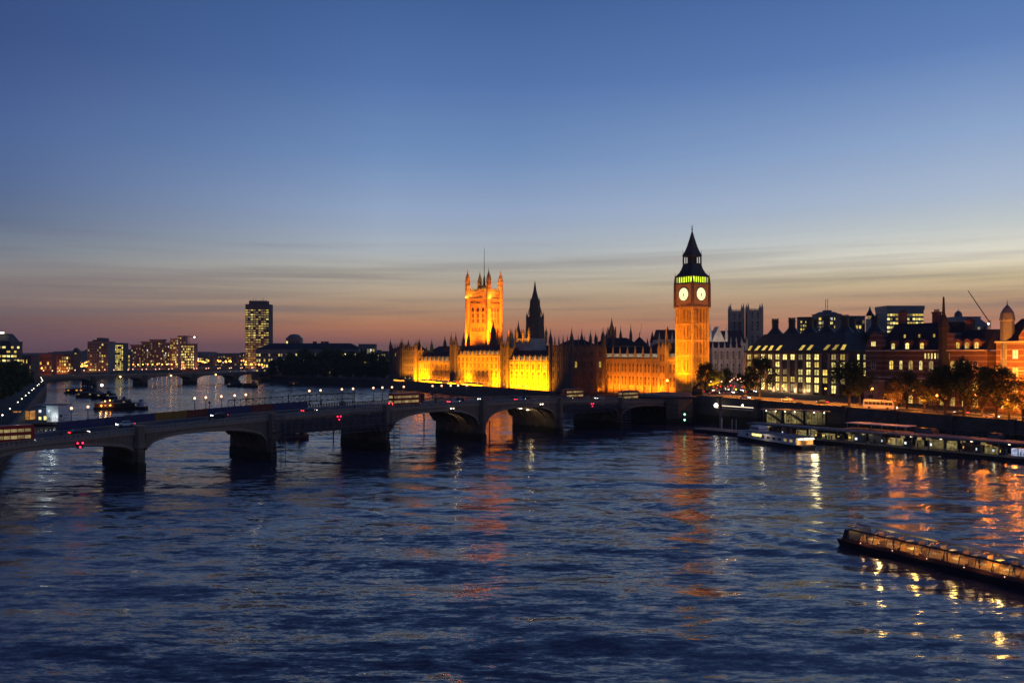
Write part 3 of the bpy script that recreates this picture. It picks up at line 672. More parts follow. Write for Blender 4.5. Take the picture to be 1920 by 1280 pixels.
# ------------------------------------------------------------------ vehicles
def wheels(o, xs, hw, r=.48):
    for x in xs:
        for sg in (-1, 1):
            w_ = link('wheel', None, o, (x, sg * hw, r)); b = MB(); b.bar((0, -.14, 0), (0, .14, 0), r, 12); b.build('tyre', [RUBBER], w_); b = MB(); b.bar((0, -.16, 0), (0, .16, 0), r * .5, 8); b.build('rim', [STEEL], w_)
def bus(label, group=None, decks=2, body=REDP, lit=W3, L_=11.2, name='double_decker_bus', cat='bus'):
    o = thing(name, label, cat, (0, 0, -300), 0, group); H = 4.35 if decks == 2 else 3.5; hw = 1.27; b = MB()
    pr = [(-L_ / 2, .35), (L_ / 2 - .1, .35), (L_ / 2, 1.2), (L_ / 2 - .15, H - .35), (L_ / 2 - .45, H), (-L_ / 2 + .2, H), (-L_ / 2, H - .25)]
    n = len(pr); vs = [(x, -hw, z) for x, z in pr] + [(x, hw, z) for x, z in pr]
    b._add(vs, [tuple(range(n)), tuple(range(2 * n - 1, n - 1, -1))] + [((i + 1) % n, i, n + i, n + (i + 1) % n) for i in range(n)]); b.build('body', [body], o)
    rows = [(1.25, 2.0)] if decks == 1 else [(1.15, 1.95), (2.75, 3.5)]
    if decks == 1: rows = [(1.7, 2.75)]
    for z0, z1 in rows:
        for sg in (-1, 1):
            nn = 7
            for k in range(nn):
                x0 = -L_ / 2 + .5 + k * (L_ - 1.2) / nn; b = MB(); b.box(x0, x0 + (L_ - 1.2) / nn - .15, sg * (hw + .015) - .012, sg * (hw + .015) + .012, z0, z1); b.build('window', [lit], o)
        b = MB(); b.box(L_ / 2 - .12, L_ / 2 + .03, -hw + .15, hw - .15, z0, z1); b.build('windscreen', [GLASSC], o)
        b = MB(); b.box(-L_ / 2 - .03, -L_ / 2 + .02, -hw + .3, hw - .3, z0, z1); b.build('rear_window', [lit], o)
    for sg in (-1, 1):
        b = MB(); b.ball(L_ / 2 + .02, sg * .95, .75, .17); b.build('headlight', [HEADL], o); b = MB(); b.box(-L_ / 2 - .05, -L_ / 2, sg * 1.0 - .14, sg * 1.0 + .14, .7, 1.25); b.build('tail_light', [REDL], o)
    wheels(o, (-L_ / 2 + 2.4, L_ / 2 - 2.6), hw - .12); return o
def car(label, body, group, name='car', cat='car'):
    o = thing(name, label, cat, (0, 0, -300), 0, group); b = MB(); hw = .87
    pr = [(-2.15, .3), (2.15, .3), (2.2, .75), (1.3, .92), (-1.9, .95), (-2.2, .8)]
    n = len(pr); b._add([(x, -hw, z) for x, z in pr] + [(x, hw, z) for x, z in pr], [tuple(range(n)), tuple(range(2 * n - 1, n - 1, -1))] + [((i + 1) % n, i, n + i, n + (i + 1) % n) for i in range(n)]); b.build('body', [body], o)
    b = MB(); b.hip(-1.75, 1.15, -hw + .05, hw - .05, .92, 1.42, .55, .14); b.build('cabin', [GLASSC], o)
    b = MB(); b.box(-1.15, .55, -hw + .2, hw - .2, 1.42, 1.46); b.build('roof', [body], o)
    for sg in (-1, 1):
        b = MB(); b.ball(2.2, sg * .62, .68, .15); b.build('headlight', [HEADL], o); b = MB(); b.box(-2.26, -2.2, sg * .62 - .2, sg * .62 + .2, .62, .84); b.build('tail_light', [REDL], o)
    wheels(o, (-1.35, 1.35), hw - .08, .32); return o
def on_bridge(src, s, w_, dir_, label=None, new=True):
    loc = bpt(s, w_, zdeck(s) + .04); rot = math.atan2(pd.y, pd.x) + (0 if dir_ > 0 else math.pi)
    if new: return copy_thing(src, loc, rot, label)
    src.location = loc; src.rotation_euler = (0, 0, rot); return src
GB = 'buses on the bridge'
B1 = bus('red double decker bus with yellow windows at the left end of the bridge', GB)
on_bridge(B1, 4, 6.5, 1, new=False)
on_bridge(B1, -11, 6.5, 1, 'red double decker bus half out of the left edge of the photo')
on_bridge(B1, 120, 9, 1, 'red bus beyond the sheeted scaffold with glowing tail lights')
on_bridge(B1, 212, 18.5, -1, 'red double decker bus in front of the dark end of the palace')
on_bridge(B1, 236, 8, 1, 'red double decker bus near the statue end of the bridge')
GC = 'cars crossing the bridge'
C1 = car('dark car on the bridge deck', BLACKP, GC); C2 = car('pale car on the bridge deck', WHITE, GC)
cars = [(20, 8, 1, 0, 'dark car just ahead of the left hand bus'), (34, 17.5, -1, 1, 'pale car beside the long blue hoarding'), (60, 17.5, -1, 0, 'dark car left of the lattice gantry'), (84, 8, 1, 0, 'dark car behind the sheeted scaffold'),
        (140, 8, 1, 1, 'pale car over the middle arch of the bridge'), (150, 17.5, -1, 0, 'dark car with white headlights over the middle arch'), (162, 17.5, -1, 0, 'dark car following over the fifth arch'), (172, 8, 1, 1, 'pale car below the brightest palace wing'),
        (184, 17.5, -1, 0, 'dark car over the pier with two lamps'), (198, 8, 1, 0, 'dark car behind the right hand scaffold'), (228, 17.5, -1, 1, 'pale car in front of the orange palace range'), (244, 17.5, -1, 0, 'dark car at the foot of the orange palace range'),
        (256, 17, -1, 1, 'pale car just leaving the square for the bridge'), (262, 8, 1, 0, 'dark car reaching the west end of the bridge')]
for i, (s, w_, d, k, lb) in enumerate(cars):
    if i == 0: on_bridge(C1, s, w_, d, new=False); C1['label'] = lb
    elif i == 1: on_bridge(C2, s, w_, d, new=False); C2['label'] = lb
    else: on_bridge((C1, C2)[k], s, w_, d, lb)
# lorry on the bridge
o = thing('lorry', 'dark box lorry standing on the middle of the bridge', 'lorry', bpt(130, 17.5, zdeck(130) + .04), math.atan2(pd.y, pd.x) + math.pi)
MB().box(-3.6, 1.6, -1.2, 1.2, .9, 3.4).build('cargo_box', [SHEET], o); MB().hip(1.7, 3.6, -1.15, 1.15, .5, 2.6, .12, .08).build('cab', [NAVY], o); MB().box(3.5, 3.56, -.95, .95, 1.5, 2.2).build('windscreen', [GLASSC], o); wheels(o, (-2.4, 2.6), 1.1, .5)
for sg in (-1, 1): MB().ball(3.62, sg * .8, .8, .16).build('headlight', [HEADL], o)
# traffic of the square and the embankment road
GE = 'traffic of the square'
sq = [(1330, 400, 2.6), (1345, 415, 2.9), (1358, 402, 2.5), (1372, 425, 2.8), (1385, 405, 2.7), (1396, 418, 2.5), (1408, 398, 2.8), (1420, 408, 2.4), (1352, 440, 3.0), (1378, 395, 2.2), (1340, 386, 2.7), (1366, 388, .4)]
wh = ['by the foot of the clock tower', 'under the thin tree right of the clock tower', 'in the queue below the abbey', 'behind the queue near the square trees', 'in the middle of the square queue', 'between the square and the offices', 'beside the large round tree', 'furthest right of the square queue', 'furthest back below the abbey buttresses', 'nearest the river wall in the queue', 'nearest the statue', 'turned across the queue near the river wall']
for i, ((px, Y, rot), lb) in enumerate(zip(sq, wh)):
    c = copy_thing((C1, C2)[i % 2], (PX(px, Y), Y, 11.34), -rot if i % 2 else rot + 3.4, ('dark' if i % 2 == 0 else 'pale') + ' car ' + lb); c['group'] = GE
def on_emb(src, u, w_, dir_, label, new=True, group=None):
    p = EA + eu * u + ew * w_; loc = (p.x, p.y, eground(u) + .05); rot = math.atan2(eu.y, eu.x) + (0 if dir_ > 0 else math.pi)
    c = copy_thing(src, loc, rot, label) if new else src
    if not new: c.location = loc; c.rotation_euler = (0, 0, rot)
    if group: c['group'] = group
    return c
for u, w_, d, k, lb in [(18, 10, 1, 1, 'pale car in front of the lit office arcade'), (34, 17, -1, 1, 'pale car under the street lamp by the offices'), (50, 17, -1, 0, 'dark car left of the white coach'), (104, 16, -1, 0, 'dark car below the big dark tree'), (116, 10, 1, 1, 'pale car near the right end of the road'), (126, 16, -1, 0, 'dark car under the orange lamp at the right')]:
    on_emb((C1, C2)[k], u, w_, d, lb, group='cars on the embankment road')
coach = bus('white motor coach with a dark window band parked under orange lamps', None, 1, WHITE, GLASSD, 12.0, 'coach', 'coach')
on_emb(coach, 77, 11, 1, None, new=False)
# ------------------------------------------------------------------ statue group by the bridge end
def skin_mesh(name, pts, edges, rad, material, sub=1):
    me = bpy.data.meshes.new(name); me.from_pydata(pts, edges, []); o = bpy.data.objects.new(name, me); COL.objects.link(o)
    md = o.modifiers.new('s', 'SKIN'); md.use_smooth_shade = True
    for v, r_ in zip(me.skin_vertices[0].data, rad): v.radius = (r_, r_)
    me.skin_vertices[0].data[0].use_root = True
    sb = o.modifiers.new('u', 'SUBSURF'); sb.levels = sub; sb.render_levels = sub
    dg = bpy.context.evaluated_depsgraph_get(); m2 = bpy.data.meshes.new_from_object(o.evaluated_get(dg)); bpy.data.objects.remove(o)
    m2.name = name; m2.materials.clear(); m2.materials.append(material); return m2
sx0, sy0 = PX(1308, 372), 372.0
o = thing('statue', 'bronze chariot statue with two rearing horses on a granite plinth by the bridge end', 'statue', (sx0, sy0, 10.8), R(-20))
b = MB(); b.box(-2.6, 2.6, -1.8, 1.8, 0, .7); b.box(-2.3, 2.3, -1.5, 1.5, .7, 3.4); b.box(-2.6, 2.6, -1.75, 1.75, 3.4, 3.8); b.build('plinth', [GRANITE], o)
horse = skin_mesh('horse', [(-.9, 0, 1.5), (.3, 0, 2.0), (.75, 0, 2.7), (1.1, 0, 3.0), (1.5, 0, 2.75), (-1.0, .2, .9), (-1.1, .2, .45), (-.95, .2, 0), (-1.0, -.2, .9), (-1.2, -.2, .45), (-1.1, -.2, 0), (.8, .2, 1.75), (1.15, .2, 1.35), (.8, -.2, 1.9), (1.3, -.2, 1.6), (-1.3, 0, 1.6), (-1.6, 0, 1.0)],
                  [(0, 1), (1, 2), (2, 3), (3, 4), (0, 5), (5, 6), (6, 7), (0, 8), (8, 9), (9, 10), (1, 11), (11, 12), (1, 13), (13, 14), (0, 15), (15, 16)],
                  [.42, .42, .26, .2, .13, .2, .12, .1, .2, .12, .1, .16, .1, .16, .1, .1, .06], BRONZEST)
link('horse', horse, o, (.4, -.6, 3.8)); link('horse', horse, o, (.6, .6, 3.8), .08)
def human(name, pose='stand', material=CLOTH):
    z = 0
    pts = [(0, 0, .95), (0, 0, 1.2), (0, 0, 1.42), (0, 0, 1.52), (0, .02, 1.65), (.02, 0, 1.74),
           (.09, 0, .9), (.1, .03, .5), (.11, -.02, .08), (.11, .12, .04), (-.09, 0, .9), (-.12, -.05, .5), (-.13, -.1, .08), (-.13, .02, .04),
           (.19, 0, 1.40), (.25, .02, 1.12), (.24, .12, .9), (-.19, 0, 1.40), (-.25, -.02, 1.12), (-.26, .08, .9)]
    if pose == 'raise': pts[15] = (.34, .0, 1.62); pts[16] = (.40, .1, 1.9); pts[18] = (-.34, 0, 1.6); pts[19] = (-.4, .1, 1.85)
    ed = [(0, 1), (1, 2), (2, 3), (3, 4), (4, 5), (0, 6), (6, 7), (7, 8), (8, 9), (0, 10), (10, 11), (11, 12), (12, 13), (2, 14), (14, 15), (15, 16), (2, 17), (17, 18), (18, 19)]
    rd = [.15, .14, .15, .06, .10, .07, .1, .07, .05, .04, .1, .07, .05, .04, .07, .05, .035, .07, .05, .035]
    return skin_mesh(name, pts, ed, rd, material)
fig = human('figure', 'raise', BRONZEST); link('figure', fig, o, (-1.4, 0, 4.3), scale=(1.5, 1.5, 1.5))
b = MB(); b.box(-2.1, -.9, -.8, .8, 4.05, 4.25); b.box(-1.0, -.9, -.8, .8, 4.25, 5.0); b.bar((-.8, 0, 4.15), (1.2, 0, 5.0), .06)
for sg in (-1, 1): b.bar((-1.5, sg * .95 - .05, 4.35), (-1.5, sg * .95 + .05, 4.35), .6, 14)
b.build('chariot', [BRONZEST], o); MB().bar((-.8, -.5, 5.0), (-.7, -.5, 8.2), .05).build('spear', [BRONZEST], o)
# pedestrians on the near footway, west end
HM = human('person', 'stand', CLOTH)
pt = [('dark coat standing by the parapet', 229.5), ('dark coat walking over the last arch', 231.8), ('dark clothes beside the scaffold end', 224), ('dark coat leaning near the parapet lamp', 235.5), ('dark coat walking towards the statue', 240), ('dark clothes standing alone near the abutment', 246), ('dark coat at the end of the bridge parapet', 250.5), ('dark coat nearest the chariot statue', 258)]
for i, (lb, s) in enumerate(pt):
    o = link('person', HM, None, bpt(s, 1.4 + (i % 3) * .8, zdeck(s) + .17), rnd() * 6); tag(o, 'person in ' + lb, 'person', 'pedestrians on the bridge')

# ------------------------------------------------------------------ palace
PO = Vector((26.8, 525.0)); pr_ = Vector((.484, -.875)); PROT = math.atan2(-.875, .484)
def at_t(t, back=0): p = PO - pr_ * t + Vector((.875, .484)) * back; return p
def buttress_mesh(z0, z1, zp, w_=.95, d=.8, m=STONE):
    b = MB(); b.box(-w_ / 2, w_ / 2, -d, .05, z0, z1); b.box(-w_ / 2 - .12, w_ / 2 + .12, -d - .12, .05, z0, z0 + 1.2)
    for z in (z0 + (z1 - z0) * .36, z0 + (z1 - z0) * .68, z1 - .3): b.box(-w_ / 2 - .1, w_ / 2 + .1, -d - .1, .05, z, z + .3)
    b.frus(0, -d / 2, .58, .52, z1, zp - (zp - z1) * .45, 4, math.pi / 4); b.frus(0, -d / 2, .75, .0, zp - (zp - z1) * .45, zp, 4, math.pi / 4); return b.mesh('buttress', [m])
def gothic_range(name, label, t0, t1, zb, zc, zatt, bays, rows, depth=16, roofz=None, atticlit=True, stone=STONE, wpb=1, org=None, rot=PROT, pin=None):
    """range between t0 and t1; local x runs north (towards the camera)"""
    Lr = t1 - t0; o = thing(name, label, 'palace wing', (*(at_t(t1) if org is None else org), 0), rot)
    b = MB(); b.box(0, Lr, 0, depth, zb, zc)
    for z, dz, pr in [(zb + .02, 1.1, .35), (zc - .5, .7, .55)] + [(r[0] - .75, .3, .3) for r in rows[1:]]: b.box(.01, Lr - .01, -pr, -.002, z, z + dz)
    # carved panel ribs
    n = int(Lr / 1.15)
    for k in range(n):
        x = (k + .5) * Lr / n; b.box(x - .09, x + .09, -.16, -.002, zb + 1.2, zc - .55)
    for r in rows: 
        b.box(.02, Lr - .02, -.22, -.17, r[0] - .4, r[0] - .22); b.box(.02, Lr - .02, -.24, -.18, r[1] + .25, r[1] + .42)
    b.build('wall', [stone], o)
    b = MB(); b.box(0, Lr, -.3, .1, zc + .2, zc + .75); 
    k = 0
    while k < Lr - .5: b.box(k, k + .5, -.26, .06, zc + .75, zc + 1.35); k += 1.05
    b.build('parapet', [stone], o)
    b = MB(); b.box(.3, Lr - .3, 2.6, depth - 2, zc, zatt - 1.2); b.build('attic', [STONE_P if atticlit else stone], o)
    b = MB(); rz = roofz or zatt + 2; b.hip(.3, Lr - .3, 2.2, depth - 1.6, zatt - 1.2, rz, .1, 4.6); 
    b.build('roof', [SLATE], o)
    bm = buttress_mesh(zb, zc + .4, pin or zatt)
    for k in range(bays + 1): link('buttress', bm, o, (k * Lr / bays, -.05, 0))
    wl = []; bw = Lr / bays
    for (z0, z1) in rows:
        for k in range(bays - 1, -1, -1):
            for j in range(wpb):
                cx = (k + .5) * bw + (j - (wpb - 1) / 2) * bw * .42
                wl.append((cx, -.2, z0, min(3.4, bw * .47) if wpb == 1 else bw * .24, z1 - z0, 0, winmesh(GLASSD if rnd() > .04 else W2, STONE, 1, 1, .10, True)))
    windows(o, wl)
    if atticlit:
        wl = [((k + .5) * bw, 2.58, zc + 1.5, bw * .38, zatt - 3.3 - zc, 0, winmesh(GLASSC, STONE_P, 1, 0, .08, True)) for k in range(bays)]
        if zatt - 3.3 - zc > .8: windows(o, wl, 'dormer_window')
        b = MB()
        for k in range(bays): b.ball((k + .5) * bw, .9, zc + .55, .22, 6, 4)
        b.build('roof_lamp', [GLOBE_W], o)
        p = at_t((t0 + t1) / 2, .75) if org is None else None
        if p is not None: area('attic_light', (p.x, p.y, zc + .3), (p.x + .875 * 2.2, p.y + .484 * 2.2, zc + 3.0), Lr * .96, .3, Lr * 11, (1, .74, .25), 150, xdir=(.484, -.875, 0))
    return o
def flood(t0, t1, out, z, tz, power, col=YEL, spread=120):
    p = at_t((t0 + t1) / 2, -out); q = at_t((t0 + t1) / 2, 0)
    area('floodlight', (p.x, p.y, z), (q.x, q.y, tz), (t1 - t0) * .97, .8, power, col, spread, xdir=(.484, -.875, 0))
R2 = [(8.0, 11.2), (13.3, 18.4), (20.0, 23.4)]
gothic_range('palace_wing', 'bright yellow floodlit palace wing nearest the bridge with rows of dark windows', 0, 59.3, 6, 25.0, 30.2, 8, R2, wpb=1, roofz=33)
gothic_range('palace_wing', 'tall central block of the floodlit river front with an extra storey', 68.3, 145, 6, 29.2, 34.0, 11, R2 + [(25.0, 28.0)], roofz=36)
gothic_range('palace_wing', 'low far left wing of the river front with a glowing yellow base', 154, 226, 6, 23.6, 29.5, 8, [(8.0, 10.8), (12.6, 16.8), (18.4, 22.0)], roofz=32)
flood(0, 59.3, 10.5, 6.9, 17, 84000); flood(68.3, 145, 10.5, 6.9, 18, 112000); flood(154, 226, 10.5, 6.9, 14, 92000)
flood(0, 59.3, 2.6, 6.6, 11, 11000, (1, .34, .01)); flood(68.3, 145, 2.6, 6.6, 10, 10000, (1, .34, .01)); flood(154, 226, 2.6, 6.6, 10, 7000, (1, .34, .01))
def turret(b, x, y, r, z0, z1, zt, n=8, mi=0):
    b.frus(x, y, r, r, z0, z1, n, mi=mi); b.frus(x, y, r * 1.25, r * 1.25, z1, z1 + .5, n, mi=mi)
    h = zt - z1; b.lathe(x, y, [(r * 1.05, z1 + .5), (r * .95, z1 + h * .28), (r * .62, z1 + h * .45), (r * .28, z1 + h * .62), (r * .14, z1 + h * .8), (.02, zt)], n, mi=mi)
def sq_tower(name, label, t0, t1, front, depth, zb, zt, ztip, stone, rows, tr=1.3, roofz=None, cat='tower', lit=.0, merge_roof=True):
    o = thing(name, label, cat, (*at_t(t1, -front), 0), PROT); Lr = t1 - t0
    b = MB(); b.box(0, Lr, 0, depth, zb, zt)
    for z in np.arange(zb + 6, zt, 6.5): b.box(-.2, Lr + .2, -.2, depth + .2, z, z + .45)
    n = max(2, int(Lr / 2)); 
    for k in range(n + 1):
        x = Lr * k / n; b.box(x - .15, x + .15, -.18, -.002, zb, zt - .3)
    m2 = max(2, int(depth / 2))
    for k in range(m2 + 1):
        y = depth * k / m2; b.box(Lr + .002, Lr + .18, y - .15, y + .15, zb, zt - .3)
    b.build('wall', [stone], o)
    b = MB(); k = 0
    while k < Lr - .4: b.box(k, k + .5, -.1, .3, zt, zt + 1.2); k += 1.0
    k = 0
    while k < depth - .4: b.box(Lr - .3, Lr + .1, k, k + .5, zt + .003, zt + 1.2); k += 1.0
    b.build('parapet', [stone], o)
    for (x, y) in ((0, 0), (Lr, 0), (Lr, depth), (0, depth)):
        b = MB(); turret(b, x, y, tr, zb, zt + 2.2, ztip); b.build('turret', [stone], o)
    for k in range(1, int(Lr / 4.2)): x = k * Lr / int(Lr / 4.2); b = MB(); b.box(x - .35, x + .35, -.3, .4, zt - 3, zt + 2); b.frus(x, .05, .62, 0, zt + 2, zt + (ztip - zt) * .62, 4); b.build('pinnacle', [stone], o)
    for k in range(1, int(depth / 4.2)): y = k * depth / int(depth / 4.2); b = MB(); b.box(Lr - .4, Lr + .3, y - .35, y + .35, zt - 3, zt + 2); b.frus(Lr - .05, y, .62, 0, zt + 2, zt + (ztip - zt) * .62, 4); b.build('pinnacle', [stone], o)
    if roofz:
        b = MB(); b.hip(1.2, Lr - 1.2, 1.2, depth - 1.2, zt, roofz, (Lr - 2.4) * .35, (depth - 2.4) * .35); b.build('roof', [SLATE], o)
    wl = []
    for z0, z1 in rows:
        for k in range(max(1, int(Lr / 5))):
            nn = max(1, int(Lr / 5)); wl.append(((k + .5) * Lr / nn, -.2, z0, 1.9, z1 - z0, 0, winmesh(W2 if rnd() < lit else GLASSD, stone, 1, 1, .1, True)))
        for k in range(max(1, int(depth / 6))):
            nn = max(1, int(depth / 6)); wl.append((Lr + .2, (k + .5) * depth / nn, z0, 1.9, z1 - z0, math.pi / 2, winmesh(W2 if rnd() < lit else GLASSD, stone, 1, 1, .1, True)))
    windows(o, wl); return o
RW = [(9, 12.5), (15, 19.5), (22, 26), (28.5, 32)]
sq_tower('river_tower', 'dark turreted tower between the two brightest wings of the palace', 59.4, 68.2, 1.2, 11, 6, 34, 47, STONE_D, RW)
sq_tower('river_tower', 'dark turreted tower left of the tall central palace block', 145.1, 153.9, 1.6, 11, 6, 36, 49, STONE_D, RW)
sq_tower('palace_pavilion', 'orange lit turreted pavilion at the far left end of the palace', 226.2, 258, 2.5, 15, 6, 33, 45, STONE, RW, 1.4, 38, 'palace wing')
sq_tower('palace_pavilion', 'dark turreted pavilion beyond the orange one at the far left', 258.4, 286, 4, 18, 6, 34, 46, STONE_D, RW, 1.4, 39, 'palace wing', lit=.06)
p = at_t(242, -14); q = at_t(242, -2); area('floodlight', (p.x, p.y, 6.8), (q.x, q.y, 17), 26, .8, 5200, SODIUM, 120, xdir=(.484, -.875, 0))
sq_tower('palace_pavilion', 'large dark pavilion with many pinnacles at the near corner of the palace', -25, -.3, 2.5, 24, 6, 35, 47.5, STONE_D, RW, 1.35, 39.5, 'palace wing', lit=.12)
# masses and small turrets behind
def block(name, label, t0, t1, b0, b1, zb, zt, rz, stone=STONE_D, pins=(), cat='palace wing'):
    o = thing(name, label, cat, (*at_t(t1, b0), 0), PROT); Lr = t1 - t0; d = b1 - b0
    MB().box(0, Lr, 0, d, zb, zt).build('wall', [stone], o)
    b = MB(); b.hip(.2, Lr - .2, .2, d - .2, zt, rz, min(3, Lr * .3), d * .42); b.build('roof', [SLATE], o)
    for (x, y, r, z1, z2) in pins: b = MB(); turret(b, x, y, r, zt - 2, z1, z2); b.build('turret', [stone], o)
    wl = [((k + .5) * Lr / max(1, int(Lr / 5)), -.05, zt - 5, 1.6, 3, 0, winmesh(GLASSD, stone, 1, 1, .1, True)) for k in range(max(1, int(Lr / 5)))]
    windows(o, wl); return o
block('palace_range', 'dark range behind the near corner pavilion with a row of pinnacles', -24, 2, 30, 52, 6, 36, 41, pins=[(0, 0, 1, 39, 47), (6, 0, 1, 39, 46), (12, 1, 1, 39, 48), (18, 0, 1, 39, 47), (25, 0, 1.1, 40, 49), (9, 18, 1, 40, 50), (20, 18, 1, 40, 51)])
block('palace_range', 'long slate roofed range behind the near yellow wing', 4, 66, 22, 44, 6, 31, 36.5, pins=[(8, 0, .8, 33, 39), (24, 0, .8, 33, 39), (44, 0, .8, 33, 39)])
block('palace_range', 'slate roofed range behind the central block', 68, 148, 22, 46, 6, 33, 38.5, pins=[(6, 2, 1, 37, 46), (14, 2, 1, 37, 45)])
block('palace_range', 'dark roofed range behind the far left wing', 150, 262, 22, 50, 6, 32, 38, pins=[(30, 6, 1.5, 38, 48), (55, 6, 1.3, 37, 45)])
def vent_tower(name, label, px, Y, ytop, ybase, hw_px, stone, n=8, belly=1.0):
    x = PX(px, Y); zt = PZ(ytop, Y); zb = PZ(ybase, Y); r = hw_px / F * Y; o = thing(name, label, 'tower', (x, Y, 0)); h = zt - zb
    b = MB(); b.frus(0, 0, r * 1.15, r, 6, zb + h * .22, n); b.frus(0, 0, r * 1.15, r * 1.15, zb + h * .22, zb + h * .26, n); b.build('drum', [stone], o)
    b = MB(); b.frus(0, 0, r * .8, r * .72, zb + h * .26, zb + h * .52, n)
    for k in range(n):
        a = 2 * math.pi * (k + .5) / n; b.bar((math.cos(a) * r * .98, math.sin(a) * r * .98, zb + h * .2), (math.cos(a) * r * .9, math.sin(a) * r * .9, zb + h * .58), r * .1, 4)
        b.frus(math.cos(a) * r * .9, math.sin(a) * r * .9, r * .13, 0, zb + h * .58, zb + h * .68, 4)
    b.build('lantern', [stone], o); b = MB(); b.lathe(0, 0, [(r * .74, zb + h * .52), (r * .55, zb + h * .6), (r * .3, zb + h * .72), (r * .12, zb + h * .86), (.05, zt)], n); b.build('spirelet', [stone], o); return o
vent_tower('vent_tower', 'dark pointed turret in front of the floodlit great tower', 925, 655, 598, 654, 9, STONE_D)
vent_tower('vent_tower', 'squat dark octagonal turret left of the tall central spire', 972, 600, 600, 650, 7, STONE_D)
vent_tower('vent_tower', 'dark stepped spire left of the orange beacon lamp', 1147, 560, 594, 648, 8.5, STONE_D)
# pale lit block between great tower and spire
sq = thing('palace_range', 'pale lit pinnacled block below the central spire', 'palace wing', (PX(958, 590), 590, 0), PROT)
MB().box(0, 26, 0, 14, 6, 41.5).build('wall', [STONE_P], sq)
for x, y in ((0, 0), (9, 0), (18, 0), (26, 0), (26, 14), (0, 14)): b = MB(); turret(b, x, y, .9, 38, 44.5, 50); b.build('turret', [STONE], sq)
p = at_t(62, 12); area('roof_light', (p.x, p.y, 33), (PX(965, 600), 600, 40), 16, 1, 1400, (1, .75, .3), 140)
# central tower
CTX, CTY = PX(1003, 640), 640.0
o = thing('central_spire', 'tall dark octagonal central tower ending in a thin stone spire', 'tower', (CTX, CTY, 0))
kz = 640 / F
def zz(y): return CH + (HZ - y) * kz
b = MB(); b.frus(0, 0, 9.4, 8.6, 6, zz(634), 8); b.frus(0, 0, 8.2, 7.2, zz(634), zz(596), 8); b.frus(0, 0, 7.0, 7.0, zz(634), zz(632), 8); b.frus(0, 0, 6.8, 6.8, zz(596), zz(594), 8); b.build('drum', [STONE_D], o)
for k in range(8):
    a = math.pi / 8 + k * math.pi / 4; b = MB(); turret(b, math.cos(a) * 7.0, math.sin(a) * 7.0, .55, 6, zz(596), zz(583)); b.build('pinnacle', [STONE_D], o)
b = MB(); b.frus(0, 0, 5.0, 4.2, zz(594), zz(566), 8); b.frus(0, 0, 4.0, 4.0, zz(566), zz(564.5), 8)
for k in range(8):
    a = math.pi / 8 + k * math.pi / 4; b.bar((math.cos(a) * 6.4, math.sin(a) * 6.4, zz(594)), (math.cos(a) * 4, math.sin(a) * 4, zz(574)), .3, 4); b.frus(math.cos(a) * 3.9, math.sin(a) * 3.9, .35, 0, zz(566), zz(558), 4)
b.build('lantern', [STONE_D], o)
b = MB(); b.lathe(0, 0, [(3.9, zz(564.5)), (2.5, zz(556)), (1.3, zz(545)), (.6, zz(533)), (.1, zz(526))], 8); b.build('spire', [STONE_D], o)
wl = []
for k in range(8):
    a = k * math.pi / 4; r_ = 6.72; wl.append((math.cos(a) * r_, math.sin(a) * r_, zz(628), 1.7, 9, a + math.pi / 2, winmesh(GLASSD, STONE_D, 1, 2, .1, True)))
windows(o, wl)
# great square tower
VX, VY = -24.5, 720.0; kv = VY / F
def vz(y): return CH + (HZ - y) * kv
o = thing('great_tower', 'huge floodlit square tower with four corner turrets and a flagpole', 'tower', (VX, VY, 0), R(-28)); H2 = 10.6
ztop = vz(553)
b = MB(); b.box(-H2, H2, -H2, H2, 6, ztop)
for y in (643, 624, 610, 571, 562, 555): 
    b.box(-H2 - .5, H2 + .5, -H2 - .5, H2 + .5, vz(y), vz(y) + .8)
for k in range(-5, 6):
    x = k * 1.75
    for sg in (-1, 1): b.box(x - .16, x + .16, sg * H2 + (-.25 if sg < 0 else .002), sg * H2 + (-.002 if sg < 0 else .25), 8, ztop - .1); b.box(sg * H2 + (-.25 if sg < 0 else .002), sg * H2 + (-.002 if sg < 0 else .25), x - .16, x + .16, 8, ztop - .1)
b.build('shaft', [STONE], o)
b = MB(); zc0 = ztop; 
for sg in (-1, 1):
    b.box(-H2 + 2, H2 - 2, sg * H2 - .4, sg * H2 + .4, zc0, zc0 + 2.6); b.box(sg * H2 - .4, sg * H2 + .4, -H2 + 2, H2 - 2, zc0, zc0 + 2.6)
    for k in range(-6, 7):
        b.frus(k * 1.35, sg * H2, .55, 0.12, zc0 + 2.6, zc0 + 5.4, 4); b.frus(sg * H2, k * 1.35, .55, .12, zc0 + 2.6, zc0 + 5.4, 4)
b.build('parapet', [STONE], o)
for sx_ in (-1, 1):
    for sy_ in (-1, 1):
        b = MB(); x, y = sx_ * H2, sy_ * H2; b.frus(x, y, 2.2, 2.1, 6, vz(536), 8)
        for yy in (640, 620, 600, 580, 560, 545): b.frus(x, y, 2.4, 2.4, vz(yy), vz(yy) + .5, 8)
        for k in range(8):
            a = math.pi / 8 + k * math.pi / 4; b.frus(x + 1.95 * math.cos(a), y + 1.95 * math.sin(a), .3, .25, vz(536), vz(528), 4)
        b.frus(x, y, 1.3, 1.3, vz(536), vz(528), 8); b.frus(x, y, 2.35, 2.35, vz(528), vz(527), 8)
        b.lathe(x, y, [(2.0, vz(527)), (2.1, vz(524)), (1.5, vz(519)), (.7, vz(514)), (.3, vz(510)), (.05, vz(505))], 8); b.build('corner_turret', [STONE], o)
b = MB(); b.hip(-7.5, 7.5, -7.5, 7.5, ztop, ztop + 8, 4, 4); b.build('roof', [IRON], o)
